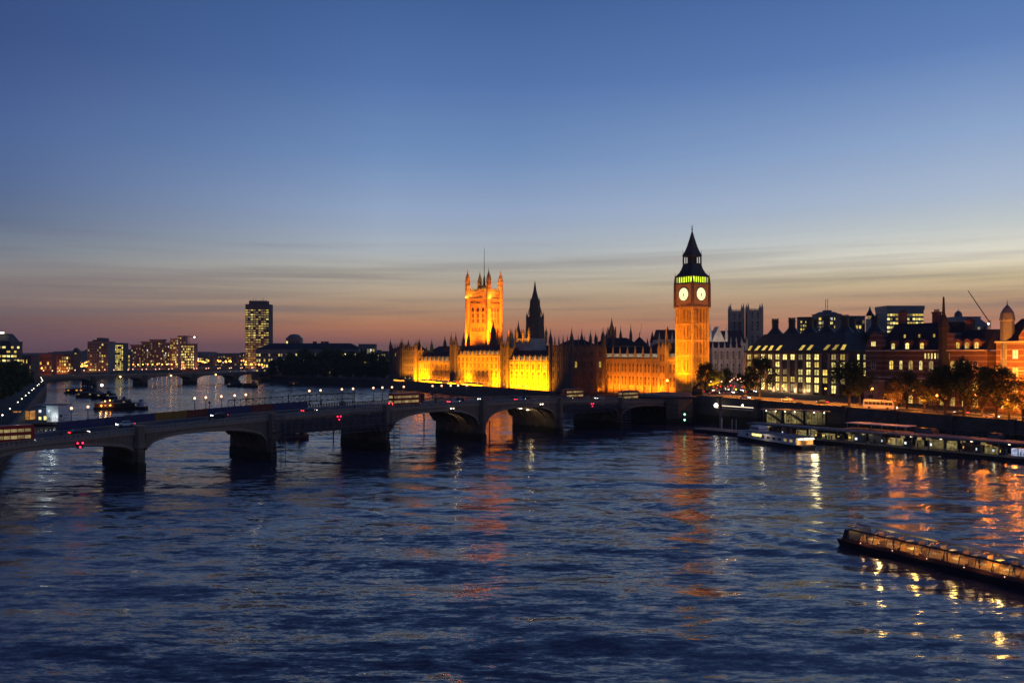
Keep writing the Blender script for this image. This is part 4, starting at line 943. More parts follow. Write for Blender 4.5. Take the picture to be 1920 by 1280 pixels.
b = MB(); b.lathe(0, 0, [(1.2, ztop + 7.5), (.9, ztop + 14), (.28, ztop + 18), (.14, vz(465))], 8); b.build('flagpole', [IRON], o)
wl = []
for f_, rz in ((0, 0), (1, -math.pi / 2), (2, math.pi / 2), (3, math.pi)):
    c, s_ = math.cos(rz), math.sin(rz)
    for x, z0, w_, h in [(-5.2, vz(608), 3.1, 14.5), (0, vz(608), 3.1, 14.5), (5.2, vz(608), 3.1, 14.5), (-5.2, vz(622), 2.0, 3.2), (-1.7, vz(622), 2, 3.2), (1.7, vz(622), 2, 3.2), (5.2, vz(622), 2, 3.2), (0, 8, 7, 16)] + [(k * 1.7, vz(573), .9, 2.6) for k in range(-4, 5)]:
        y = -H2 - .26; wl.append((c * x - s_ * y, s_ * x + c * y, z0, w_, h, rz, winmesh(GLASSD, STONE, 1, 2, .12, True)))
windows(o, wl)
# floodlights: from neighbouring roofs onto the two visible faces
area('tower_flood', (VX + 9, VY - 24, 38), (VX + 5, VY - 11, 62), 14, 3, 46000, (1, .23, .003), 100)
area('tower_flood', (VX + 14, VY - 50, 36), (VX + 4, VY - 10, 72), 8, 3, 90000, (1, .20, .002), 60)
area('tower_flood', (VX - 24, VY - 12, 38), (VX - 12, VY - 2, 60), 10, 3, 18000, (1, .21, .004), 110)
for dx, dy in ((-6, 0), (6, 0), (0, -6), (0, 6)): point('crown_light', (VX + dx * 1.2, VY + dy * 1.2, ztop + 4.5), 2600, (1, .52, .02), 1)
area('crown_light', (VX + 9, VY - 17, ztop - 3), (VX + 4, VY - 10, ztop + 2.5), 14, .5, 1000, (1, .7, .15), 110)
area('crown_light', (VX - 15.5, VY - 7, ztop - 3), (VX - 11, VY - 4, ztop + 2.5), 8, .5, 500, (1, .7, .15), 110, xdir=(.5, -.87, 0))
# dark gatehouse turrets behind/around great tower base
block('palace_range', 'lower turreted block at the foot of the great floodlit tower', 150, 172, 60, 74, 6, 40, 44, STONE, pins=[(3, 0, 1.1, 44, 55), (9, 0, .9, 43, 51), (15, 0, 1, 44, 54), (21, 0, 1.1, 44, 52)])

# terrace
t = thing('river_terrace', 'long low stone terrace wall between the palace and the water', 'wall', (*at_t(290, -12), 0), PROT)
b = MB(); b.box(0, 312, 0, 12, -3, 6.0); b.build('terrace_floor', [PAVE], t)
b = MB(); b.box(0, 312, -.8, -.01, -3, 6.05); b.box(0, 312, -1.0, .25, 6.06, 6.3); b.box(0, 312, -.5, -.1, 6.3, 7.3); b.box(0, 312, -.65, .05, 7.3, 7.5); b.build('parapet', [STONE_D], t)
TL = None
for k in range(22):
    x = 60 + k * 10.2
    p = at_t(290 - x, -11.2)
    if TL is None:
        TL = thing('terrace_lamp', 'small white globe lamp on the palace terrace', 'lamp', (p.x, p.y, 7.45), 0, 'lamps along the palace terrace')
        MB().lathe(0, 0, [(.12, 0), (.06, .3), (.05, 2.0)], 6).build('post', [BLACKI], TL); MB().ball(0, 0, 2.2, .26).build('globe', [GLOBE], TL)
    else: copy_thing(TL, (p.x, p.y, 7.45))
o = thing('terrace_marquee', 'long orange lit marquee on the palace terrace', 'marquee', (*at_t(200, -9.5), 6), PROT)
MB().box(0, 70, 0, 4.6, 0, 2.2).build('wall', [WO], o); MB().hip(-.2, 70.2, -.2, 4.8, 2.2, 3.4, .4, 2.2).build('roof', [REDH], o)
o = thing('terrace_marquee', 'second marquee nearer the bridge on the palace terrace', 'marquee', (*at_t(118, -9.5), 6), PROT)
MB().box(0, 34, 0, 4.6, 0, 2.2).build('wall', [WO], o); MB().hip(-.2, 34.2, -.2, 4.8, 2.2, 3.4, .4, 2.2).build('roof', [REDH], o)

# east range of the palace yard (orange)
EO = Vector((56.0, 522.0)); Lr = 75.0
p0 = EO
def er(t, back=0): return EO + pr_ * t + Vector((.875, .484)) * back
gothic_range('yard_range', 'orange floodlit palace range joining the clock tower', 0, Lr, 6, 27.5, 32.0, 10, [(11.5, 17.2), (19.2, 24.8)], depth=14, org=(EO.x, EO.y), wpb=2, roofz=35, pin=35.5)
o = thing('oriel_turret', 'orange lit gabled turret on the palace range beside the clock tower', 'tower', (*er(63, -.6), 0), PROT)
b = MB(); b.box(-3, 3, 0, 6, 6, 31); b.build('wall', [STONE], o)
for x in (-3, 3): b = MB(); turret(b, x, 0, .9, 6, 33, 38.5); b.build('turret', [STONE], o)
b = MB(); b._add([(-3, 0, 31), (3, 0, 31), (0, 0, 37), (-3, 6, 31), (3, 6, 31), (0, 6, 37)], [(0, 1, 2), (5, 4, 3), (0, 2, 5, 3), (1, 4, 5, 2)]); b.frus(0, 3, 1.5, .05, 34, 46, 4); b.build('gable', [STONE], o)
windows(o, [(-1.2, -.02, z, 1.4, 4.5, 0, winmesh(GLASSD, STONE, 1, 1, .1, True)) for z in (12, 19.5, 26)] + [(1.2, -.02, z, 1.4, 4.5, 0, winmesh(GLASSD, STONE, 1, 1, .1, True)) for z in (12, 19.5, 26)])
p = er(Lr / 2, -7); q = er(Lr / 2, 0); area('yard_flood', (p.x, p.y, 7.2), (q.x, q.y, 16), Lr * .96, .8, 19000, (1, .27, .008), 125, xdir=(.484, -.875, 0))
for k in range(8): 
    p = er(5 + k * 9.4, -2.2); q = er(5 + k * 9.4, 0); spot('yard_spot', (p.x, p.y, 6.8), (q.x, q.y, 18), 4500, (1, .36, .01), 60)
p = er(Lr / 2, 1.2); area('attic_light', (p.x, p.y, 28.0), (p.x + 1.5, p.y + .8, 30.5), Lr * .95, .3, 650, (1, .82, .5), 150, xdir=(.484, -.875, 0))
for k in range(6):
    pass
block('palace_range', 'dark low range behind the orange range with pinnacles', -74, -40, 40, 60, 6, 33, 37, pins=[(5, 0, .8, 34, 40), (18, 0, .8, 34, 40), (30, 0, .8, 34, 41)])
# beacon lamp on a mast beside the stepped spire
bx, by = PX(1160, 545), 545.0
o = thing('beacon_lamp', 'glaring orange beacon lamp on the dark roofs left of the clock tower', 'lamp', (bx, by, 36)); MB().lathe(0, 0, [(.5, -30), (.3, 0), (.15, 1.5)], 8).build('mast', [IRON], o)
MB().ball(0, 0, 2.2, .95, 10, 7).build('globe', [em('beacon glow', (1, .55, .16), 30)], o); point('beacon_light', (bx, by - 1.8, 38.4), 9000, (1, .42, .1), .8)

# ------------------------------------------------------------------ clock tower
TX, TY = 100.0, 453.0; kt = TY / F
def tz(y): return CH + (HZ - y) * kt
o = thing('clock_tower', 'tall orange floodlit clock tower with glowing dials and pointed roof', 'clock tower', (TX, TY, 0), R(-56.0)); h = 6.15
# faces: local -x .. and -y look towards the camera
b = MB(); b.box(-h, h, -h, h, 6, tz(578))
for y in (730, 700, 667, 639, 608): b.box(-h - .35, h + .35, -h - .35, h + .35, tz(y) - .5, tz(y) + .6)
for k in range(-4, 5):
    x = k * 1.12
    for sg in (-1, 1):
        q_ = .55 if k in (-4, -2, 0, 2, 4) else .3; b.box(x - .15, x + .15, sg * h + (-q_ if sg < 0 else .002), sg * h + (-.002 if sg < 0 else q_), 8, tz(579)); b.box(sg * h + (-q_ if sg < 0 else .002), sg * h + (-.002 if sg < 0 else q_), x - .15, x + .15, 8, tz(579))
b.build('shaft', [STONE], o)
for sx_ in (-1, 1):
    for sy_ in (-1, 1):
        b = MB(); x, y = sx_ * (h - .3), sy_ * (h - .3); b.frus(x, y, 1.1, 1.0, 6, tz(578), 8); b.build('corner_buttress', [STONE], o)
wl = []
for rz in (0, -math.pi / 2, math.pi / 2, math.pi):
    c, s_ = math.cos(rz), math.sin(rz)
    for z0 in (tz(725), tz(695), tz(662), tz(634), tz(603)):
        for x in (-2.8, 0.56, -.56, 2.8):
            y = -h - .05; wl.append((c * x - s_ * y, s_ * x + c * y, z0, .34, 6.4, rz, winmesh(GLASSD, STONE, 0, 1, .12, True)))
windows(o, wl, 'slit_window')
hc = 6.55
b = MB(); b.box(-hc, hc, -hc, hc, tz(576), tz(534)); b.box(-hc - .5, hc + .5, -hc - .5, hc + .5, tz(578), tz(575)); b.box(-hc - .45, hc + .45, -hc - .45, hc + .45, tz(536), tz(533.6))
for k in range(-7, 8):
    for sg in (-1, 1): b.box(k * .85 - .15, k * .85 + .15, sg * hc + (-.28 if sg < 0 else .002), sg * hc + (-.002 if sg < 0 else .28), tz(574.8), tz(571)); b.box(sg * hc + (-.28 if sg < 0 else .002), sg * hc + (-.002 if sg < 0 else .28), k * .85 - .15, k * .85 + .15, tz(574.8), tz(571))
STONE_M = mat('dimly lit carved stone', (.30, .20, .12), .85, .35, .8, bump=.4); b.build('clock_stage', [STONE_M], o)  # medium tone stands in for the weaker floodlight on this stage
for sx_ in (-1, 1):
    for sy_ in (-1, 1):
        b = MB(); x, y = sx_ * hc, sy_ * hc; b.frus(x, y, .95, .85, tz(576), tz(532), 8); b.lathe(x, y, [(.75, tz(532)), (.5, tz(524)), (.15, tz(518)), (.04, tz(511))], 8); b.build('corner_pinnacle', [STONE_D], o)
zcl = tz(552.5); rd = 3.5
for rz in (0, -math.pi / 2, math.pi / 2, math.pi):
    d = link('clock_face', None, o, (0, 0, zcl), rz)
    b = MB(); n = 40; b._add([(0, -hc - .12, 0)] + [(rd * math.cos(2 * math.pi * k / n), -hc - .12, rd * math.sin(2 * math.pi * k / n)) for k in range(n)], [(0, 1 + k, 1 + (k + 1) % n) for k in range(n)]); b.build('dial', [DIAL], d)
    b = MB()
    for r0, r1 in ((rd, rd + .35), (rd * .70, rd * .725)):
        for k in range(n):
            a0, a1 = 2 * math.pi * k / n, 2 * math.pi * (k + 1) / n
            b._add([(r * math.cos(a), y, r * math.sin(a)) for y in (-hc - .22, -hc - .13) for a, r in ((a0, r0), (a1, r0), (a1, r1), (a0, r1))], [(0, 1, 2, 3), (4, 7, 6, 5), (0, 4, 5, 1), (3, 2, 6, 7)])
    for k in range(12):
        a = 2 * math.pi * k / 12; b.bar((rd * .76 * math.cos(a), -hc - .16, rd * .76 * math.sin(a)), (rd * .95 * math.cos(a), -hc - .16, rd * .95 * math.sin(a)), .055)
    b.build('dial_ring', [BLACKI], d)
    b = MB(); hm = math.pi / 2 - 2 * math.pi * (27 / 60); hh = math.pi / 2 - 2 * math.pi * (6.45 / 12)
    b.bar((0, -hc - .27, 0), (rd * .9 * math.cos(hm), -hc - .27, rd * .9 * math.sin(hm)), .13, 4, 0, .05); b.bar((-rd * .2 * math.cos(hm), -hc - .27, -rd * .2 * math.sin(hm)), (0, -hc - .27, 0), .16); b.build('minute_hand', [BLACKI], d)
    b = MB(); b.bar((0, -hc - .32, 0), (rd * .58 * math.cos(hh), -hc - .32, rd * .58 * math.sin(hh)), .26, 4, 0, .08); b.ball(0, -hc - .3, 0, .3); b.build('hour_hand', [BLACKI], d)
hb = 6.3; zb0, zb1 = tz(533.6), tz(520)
b = MB(); b.box(-hb + .9, hb - .9, -hb + .9, hb - .9, zb0, zb1); b.build('belfry_core', [BELF], o)
b = MB()
for k in range(8):
    x = -hb + .25 + k * (2 * hb - .5) / 7
    for sg in (-1, 1): b.box(x - .25, x + .25, sg * hb - .25, sg * hb + .25, zb0, zb1); 
    if 0 < k < 7:
        for sg in (-1, 1): b.box(sg * hb - .25, sg * hb + .25, x - .25, x + .25, zb0, zb1)
b.box(-hb - .1, hb + .1, -hb - .1, hb + .1, zb0 - .01, zb0 + .9); b.build('belfry_arcade', [mat('belfry stone', (.3, .3, .12), .8, .2, 1)], o)
b = MB(); b.box(-hb - .45, hb + .45, -hb - .45, hb + .45, zb1, zb1 + .45); z0 = zb1 + .45
prof = [(hb + .3, z0), (5.1, tz(512)), (4.1, tz(504)), (3.55, tz(496))]
for (r0, a0), (r1, a1) in zip(prof, prof[1:]): b.frus(0, 0, r0 * 1.4142, r1 * 1.4142, a0, a1, 4, math.pi / 4)
b.build('lower_roof', [IRON], o)
wl = []
for rz in (0, -math.pi / 2, math.pi / 2, math.pi):
    c, s_ = math.cos(rz), math.sin(rz)
    for x, zq, yy in [(-2.6, tz(514.5), -5.75), (0, tz(514.5), -5.75), (2.6, tz(514.5), -5.75), (-1.4, tz(507), -4.9), (1.4, tz(507), -4.9)]:
        wl.append((c * x - s_ * yy, s_ * x + c * yy, zq, .8, 1.3, rz, winmesh(GLASSD, IRON, 0, 0, .15, True)))
windows(o, wl, 'roof_louvre')
b = MB(); zl0, zl1 = tz(496), tz(480); b.box(-3.7, 3.7, -3.7, 3.7, zl0, zl0 + .5); b.box(-3.4, 3.4, -3.4, 3.4, zl1 - .5, zl1); b.box(-1.6, 1.6, -1.6, 1.6, zl0 + .5, zl1 - .5)
for k in range(5):
    x = -3.2 + k * 1.6
    for sg in (-1, 1):
        b.box(x - .17, x + .17, sg * 3.2 - .17, sg * 3.2 + .17, zl0 + .5, zl1 - .5)
        if 0 < k < 4: b.box(sg * 3.2 - .17, sg * 3.2 + .17, x - .17, x + .17, zl0 + .5, zl1 - .5)
for sx_ in (-1, 1):
    for sy_ in (-1, 1): b.lathe(sx_ * 3.5, sy_ * 3.5, [(.25, zl0), (.2, zl1), (.04, zl1 + 3.5)], 6)
b.build('lantern', [IRON], o)
b = MB(); prof = [(3.9, zl1), (2.9, tz(472)), (2.0, tz(462)), (1.2, tz(450)), (.5, tz(439)), (.12, tz(432))]
for (r0, a0), (r1, a1) in zip(prof, prof[1:]): b.frus(0, 0, r0 * 1.4142, r1 * 1.4142, a0, a1, 4, math.pi / 4)
b.build('spire', [IRON], o)
b = MB(); b.lathe(0, 0, [(.2, tz(433)), (.12, tz(421))], 6); b.ball(0, 0, tz(430), .5); b.bar((-.8, 0, tz(426)), (.8, 0, tz(426)), .09); b.bar((0, -.8, tz(426)), (0, .8, tz(426)), .09); b.build('finial', [IRON], o)
# its floodlights: one bank towards each visible face, seated on the yard ground and neighbouring roofs
er_n = Vector((math.cos(R(-56)) * 0 + math.sin(R(-56)), -math.cos(R(-56))))    # local -y in world
el_n = Vector((math.cos(R(-56)), math.sin(R(-56))))                          # local -x in world
for nrm, pw in ((er_n, 1.15), (el_n, 1.0)):
    nrm = nrm.normalized()
    area('clock_flood', (TX + nrm.x * 17, TY + nrm.y * 17, 14), (TX + nrm.x * 6, TY + nrm.y * 6, 30), 7, 1.5, 8500 * pw, (1, .33, .003), 100)
    area('clock_flood', (TX + nrm.x * 34, TY + nrm.y * 34, 13), (TX + nrm.x * 6, TY + nrm.y * 6, 50), 6, 2, 5600 * pw, (1, .27, .003), 62)

# ------------------------------------------------------------------ abbey and church
ABB = mat('weathered tower stone', (.30, .26, .25), .9, .25, .25, bump=.3)
def abbey_tower(label, px0, px1, Y, ytop, ytip):
    x0, x1 = PX(px0, Y), PX(px1, Y); w_ = (x1 - x0); o = thing('abbey_tower', label, 'church tower', ((x0 + x1) / 2, Y, 0), R(-8)); hw = w_ / 2 * .84; zt = PZ(ytop, Y)
    b = MB(); b.box(-hw, hw, 0, hw * 2, 6, zt); b.box(-hw - .4, hw + .4, -.4, hw * 2 + .4, zt - 9, zt - 8.4); b.box(-hw - .3, hw + .3, -.3, hw * 2 + .3, zt - 20, zt - 19.4)
    k = -hw
    while k < hw - .3: b.box(k, k + .6, -.2, .3, zt, zt + 1.3); k += 1.2
    b.build('wall', [ABB], o)
    for x in (-hw, hw):
        for y in (0, hw * 2): b = MB(); b.box(x - .9, x + .9, y - .9, y + .9, 6, zt + 1.5); b.frus(x, y, 1.25, 0, zt + 1.5, PZ(ytip, Y), 4, math.pi / 4); b.build('pinnacle', [ABB], o)
    windows(o, [(x, -.1, z, 2.0, hh, 0, winmesh(GLASSD, ABB, 1, 2, .12, True)) for x in (-hw * .4, hw * .4) for z, hh in ((zt - 7.8, 6), (zt - 18.5, 9), (zt - 32, 10))])
abbey_tower('left of the two distant pinnacled abbey towers', 1368, 1396, 720, 583, 568)
abbey_tower('right of the two distant pinnacled abbey towers', 1401, 1431, 712, 581, 567)
def church(label, px0, px1, Y, yridge, yeave, lit, bays, gable=None, stone=STONE_P, rot=0, d=24):
    x0, x1 = PX(px0, Y), PX(px1, Y); w_ = x1 - x0; o = thing('abbey_nave', label, 'church', (x0, Y, 0), rot); ze, zr = PZ(yeave, Y), PZ(yridge, Y)
    MB().box(0, w_, 0, d, 6, ze).build('wall', [stone], o)
    b = MB(); b.hip(0, w_, .3, d, ze, zr, 0, d * .48); b.build('roof', [SLATE], o)
    for k in range(bays + 1):
        x = w_ * k / bays; b = MB(); b.box(x - .7, x + .7, -2.6, 0, 6, ze - 6); b.box(x - .6, x + .6, -1.2, 0, ze - 6, ze + .5); b.frus(x, -1.6, .9, 0, ze - 6, ze - 1, 4, math.pi / 4); b.frus(x, -.6, .85, 0, ze + .5, ze + 5.5, 4, math.pi / 4); b.build('buttress', [stone], o)
    windows(o, [((k + .5) * w_ / bays, -.05, z, w_ / bays * .38, hh, 0, winmesh(GLASSD, stone, 1, 2, .1, True)) for k in range(bays) for z, hh in ((ze - 8, 6), (ze - 19, 8.5))])
    return o
church('long grey abbey nave with slate roof behind the clock tower', 1310, 1400, 660, 619, 643, 0, 9, d=30)
church('steep dark roofed hall left of the clock tower', 1236, 1272, 560, 617, 636, 0, 3, d=26)
church('small grey church with pinnacles beside the abbey', 1336, 1392, 560, 640, 652, 0, 5, d=16)
o = thing('transept_gable', 'pale pointed abbey gable right of the clock tower', 'church', (PX(1347, 630), 630, 0)); ww = 6.2; ze = PZ(646, 630); za = PZ(612, 630)
b = MB(); b.box(-ww, ww, 0, 12, 6, ze); b._add([(-ww, 0, ze), (ww, 0, ze), (0, 0, za), (-ww, 12, ze), (ww, 12, ze), (0, 12, za)], [(0, 1, 2), (5, 4, 3), (0, 2, 5, 3), (1, 4, 5, 2)]); b.build('wall', [STONE_P], o)
for x in (-ww, ww): b = MB(); turret(b, x, 0, 1.1, 6, ze + 6, PZ(606, 630)); b.build('turret', [STONE_P], o)
windows(o, [(0, -.05, 18, 5, 14, 0, winmesh(GLASSD, STONE_P, 3, 3, .06, True))])
area('abbey_flood', (PX(1372, 515), 515, 24), (PX(1372, 560), 560, 30), 40, 2, 3600, (1, .62, .46), 140)
area('abbey_flood', (PX(1360, 600), 600, 34), (PX(1360, 640), 640, 40), 40, 2, 4500, (1, .76, .58), 120)
o = thing('chapter_house', 'pyramid roofed octagonal building left of the clock tower', 'church', (PX(1199, 620), 620, 0)); b = MB(); b.frus(0, 0, 10, 10, 6, PZ(656, 620), 8); b.build('wall', [STONE_D], o); b = MB(); b.frus(0, 0, 10.4, .2, PZ(656, 620), PZ(631, 620), 8); b.frus(0, 0, .2, .1, PZ(632, 620), PZ(626, 620), 6); b.build('roof', [SLATE], o)
for i, (px, Y, yt, lb) in enumerate([(1223, 600, 620, 'thin pale spire with a dark tip left of the clock tower'), (1214, 640, 634, 'short pale spire beside the thin one'), (1252, 640, 611, 'fine pinnacle on the hall roof left of the clock tower')]):
    o = thing('spirelet', lb, 'spire', (PX(px, Y), Y, 0)); b = MB(); b.frus(0, 0, 1.7, 1.6, 6, PZ(yt + 22, Y), 8); b.build('shaft', [STONE_P], o); b = MB(); b.frus(0, 0, 1.9, .06, PZ(yt + 22, Y), PZ(yt, Y), 8); b.build('tip', [SLATE], o)

# ------------------------------------------------------------------ offices (bronze roofed block with chimneys)
OX, OY = 125.0, 436.0; OROT = math.atan2(-.9, .43); OL = 67.5
o = thing('office_block', 'dark roofed office block with a glowing grid of windows and tall chimneys', 'building', (OX, OY, 0), OROT)
ze = 31.5; zb = 10.9; bays = 13; bw = OL / bays
b = MB(); b.box(0, OL, 0, 45, zb, ze - .3); b.build('wall', [DKBRICK], o)
for k in range(bays + 1):
    x = k * bw; b = MB(); b.box(x - .75, x + .75, -.55, -.003, zb, ze - 1.0); b.box(x - .95, x + .95, -.75, -.003, zb, zb + 2.5); b.build('stone_pier', [SANDST], o)
b = MB(); b.box(-.4, OL + .4, -.9, 46, ze - .28, ze + .35); b.build('eaves', [BRONZE], o)
rows = [zb + .6, zb + 5.2, zb + 8.9, zb + 12.6, zb + 16.3]
wl = []
for ri, z in enumerate(rows):
    for k in range(bays - 1, -1, -1):
        lit = [.9, .75, .85, .55, .5][ri]; wl.append(((k + .5) * bw, -.08, z + .35, bw - 2.1, 3.9 if ri == 0 else 2.75, 0, winmesh(pick(lit * .62, lit * .3, .12), BRONZE, 1, 1, .07)))
wl2 = []
for ri, z in enumerate(rows[1:]):
    for k in range(4): wl2.append((OL + .05, 3 + k * 4.0, z + .35, 1.7, 2.75, math.pi / 2, winmesh(pick(.4, .3, .2), BRONZE, 0, 1, .09)))
windows(o, wl + wl2)
zr = ze + .35
b = MB(); b.hip(-.2, OL + .2, -.6, 45.6, zr, zr + 9, 7.5, 7.0); b.build('roof', [BRONZE], o)
wl = []
for k in range(bays): 
    b = MB(); x = (k + .5) * bw; z1 = zr + .5; z2 = zr + 2.9; y1 = -.6 + .5 / 9 * 7; y2 = -.6 + 2.9 / 9 * 7
    sh = .9 if k % 3 else -.3
    b._add([(x - 1.1, y1 - .1, z1), (x + 1.1, y1 - .1, z1), (x + 1.1 + sh * .8, y2 - .1, z2), (x - .9 + sh * .8, y2 - .1, z2)], [(0, 1, 2, 3)]); b.build('roof_light', [W2 if k not in (5, 9) and rnd() < .85 else GLASSC], o)
for x, y in [(9, 12), (22, 11), (33, 12), (44, 12), (56, 11), (64, 22), (15, 34), (40, 34)]:
    b = MB(); zc = zr + 8.0; b.lathe(x, y, [(5.2, zr + 5.5), (4.2, zc + 1.2), (2.4, zc + 3.2), (1.9, zc + 4)], 12); b.frus(x, y, 1.75, 1.65, zc + 4, zc + 8.6, 10); b.frus(x, y, 2.05, 2.05, zc + 7.2, zc + 7.7, 10)
    for k in range(10):
        a = k * math.pi / 5; b.box(x + 1.6 * math.cos(a) - .15, x + 1.6 * math.cos(a) + .15, y + 1.6 * math.sin(a) - .15, y + 1.6 * math.sin(a) + .15, zc + 8.6, zc + 9.3)
    b.build('chimney', [BRONZE], o)
pp = Vector((OX, OY)) + Vector((.43, -.9)) * 36 + Vector((-.9, -.43)) * 3
for s_ in (22, 29, 36, 43):
    q = Vector((OX, OY)) + Vector((.43, -.9)) * s_ + Vector((-.9, -.43)) * 1.6; point('arcade_light', (q.x, q.y, 12.6), 700, (1, .72, .35), .3)

# ------------------------------------------------------------------ banded brick building
NX, NY = 159.0, 362.0; o = thing('brick_building', 'banded red brick building with steep slate roof and gables', 'building', (NX, NY, 0), OROT); NL = 54.0; ze = 31.5
b = MB(); b.box(7, NL, 0, 22, 8, ze); b.box(-1.0, 7, -1.5, 22, 8, ze); b.build('wall', [BRICK_S], o)
b = MB(); b.box(-1.3, NL + .3, -1.9, 0, ze, ze + .5); b.box(-1.2, NL + .2, -1.8, 0, 20, 20.4); b.build('cornice', [STONE_P], o)
b = MB(); b.hip(5, 36, -.2, 22, ze + .5, ze + 12, 1, 8.5); b.hip(36, NL, -.2, 22, ze + .5, ze + 8.5, 2, 8); b.build('roof', [SLATE], o)
def gable(o, x, w_, z0, zt, y=-1.5, m=BRICK_S, d=8):
    b = MB(); pr = [(-w_ / 2, z0), (w_ / 2, z0), (w_ / 2, z0 + (zt - z0) * .35), (w_ * .3, z0 + (zt - z0) * .65), (w_ * .14, z0 + (zt - z0) * .92), (0, zt), (-w_ * .14, z0 + (zt - z0) * .92), (-w_ * .3, z0 + (zt - z0) * .65), (-w_ / 2, z0 + (zt - z0) * .35)]
    n = len(pr); b._add([(x + a, y, z) for a, z in pr] + [(x + a, y + d, z) for a, z in pr], [tuple(range(n)), tuple(range(2 * n - 1, n - 1, -1))] + [((i + 1) % n, i, n + i, n + (i + 1) % n) for i in range(n)]); b.build('gable', [m], o)
gable(o, 3, 8, ze + .5, ze + 8.6); gable(o, 38.5, 6, ze + .5, ze + 7.5)
for x, zt in ((8.5, 48.0), (25, 47.5), (40, 43.5)): 
    b = MB(); b.box(x - 1.3, x + 1.3, 9, 11.4, ze + 4, zt); b.box(x - 1.5, x + 1.5, 8.8, 11.6, zt, zt + .6)
    for k in range(4): b.frus(x - 1.0 + k * .66, 10.2, .24, .2, zt + .6, zt + 1.7, 6)
    b.build('chimney', [BRICK], o)
b = MB(); b.lathe(36.5, -1, [(2.0, 12), (2.0, ze + 9), (2.3, ze + 9.4), (1.6, ze + 12.5), (.6, ze + 15), (.35, ze + 21.5), (.05, ze + 22)], 8); b.build('corner_turret', [SLATE], o)
wl = []
for z, hh, ar in ((23.6, 4.0, True), (15.5, 4.0, True), (9.5, 3.6, False)):
    for k in range(9): x = 11 + k * 4.8; wl.append((x, -.05, z, 1.7 if k % 2 else 2.3, hh, 0, winmesh(pick(.1, .55, .15), STONE_P, 1, 1, .1, ar)))
    wl.append((3, -1.55, z, 2.4, hh, 0, winmesh(GLASSD, STONE_P, 1, 1, .1, ar)))
wl.append((3, -1.55, ze + 2.2, 2.6, 2.2, 0, winmesh(W1, STONE_P, 2, 0, .08))); 
for k in range(8): wl.append((27.5 + k * 1.5, -.05, ze - 3.4 + .2, .9, 2.4, 0, winmesh(W1 if k < 4 else (W2 if k % 2 else W3), STONE_P, 0, 0, .1)))
windows(o, wl)
for x, big in ((12, 1), (19, 1), (26, 1), (15, 0), (22, 0), (29, 0), (42, 1), (46, 1), (50, 1)):
    z = ze + .5 if big else ze + 5.5; y = -.1 if big else 3.4; s = 1.0 if big else .55
    d = link('dormer', None, o, (x, y, z)); b = MB(); b.box(-1.5 * s, 1.5 * s, 0, 4 * s, 0, 3.2 * s); b.hip(-1.7 * s, 1.7 * s, -.2, 4 * s, 3.2 * s, 4.3 * s, 1.2 * s, 0); b.build('cheek', [BRICK if big else SLATE], d); link('window', winmesh(W1 if big and x < 22 else (W2 if rnd() < .6 else GLASSD), STONE_P, 1, 1, .1, True), d, (0, -.05, .4 * s), 0, (2.0 * s, 1, 2.6 * s))
q = thing('stone_gatehouse', 'square pale stone gatehouse at the foot of the brick gable', 'building', (PX(1645, 352), 352, 9), OROT); MB().box(-3.6, 3.6, -4, 0, 0, 9.6).build('wall', [SANDST], q); MB().box(-3.9, 3.9, -4.3, .2, 9.6, 10.2).build('cornice', [STONE_P], q); windows(q, [(0, -4.05, .3, 2.6, 3.6, 0, winmesh(GLASSD, STONE_P, 1, 1, .08, True)), (-1, -4.05, 5.5, 1, 2, 0, winmesh(GLASSD, STONE_P, 0, 1, .1)), (1, -4.05, 5.5, 1, 2, 0, winmesh(GLASSD, STONE_P, 0, 1, .1))])
# orange lit building at right edge
o = thing('brick_building', 'orange lit banded brick building cut by the right edge', 'building', (181.5, 306, 0), OROT); ze = 34.5
b = MB(); b.box(0, 52, 0, 24, 8, ze); b.build('wall', [BRICK_S], o); b = MB(); b.box(-.3, 52.3, -.5, 0, ze, ze + .5); b.box(-.2, 52.2, -.35, -.002, 24, 24.4); b.build('cornice', [STONE_P], o)
b = MB(); b.hip(-.2, 52, -.3, 24, ze + .5, ze + 9, 5, 8); b.build('roof', [SLATE], o)
b = MB(); b.lathe(3, 2, [(2.4, ze - 10), (2.4, ze + 8), (2.7, ze + 8.4), (2.3, ze + 11), (1.3, ze + 12.8), (.3, ze + 14), (.05, ze + 16)], 10); b.build('domed_turret', [LEAD], o)
b = MB(); b.box(7, 8.2, 8, 9.2, ze + 5, ze + 16.5); b.build('chimney', [BRICK], o); gable(o, 12, 6, ze + .5, ze + 6, -.6, BRICK_S, 6)
wl = [(3 + k * 4.4, -.05, z, 2.2, 3.4, 0, winmesh(pick(.1, .25, .1), STONE_P, 1, 1, .1)) for z in (28.5, 22, 16, 10) for k in range(11)]; windows(o, wl)

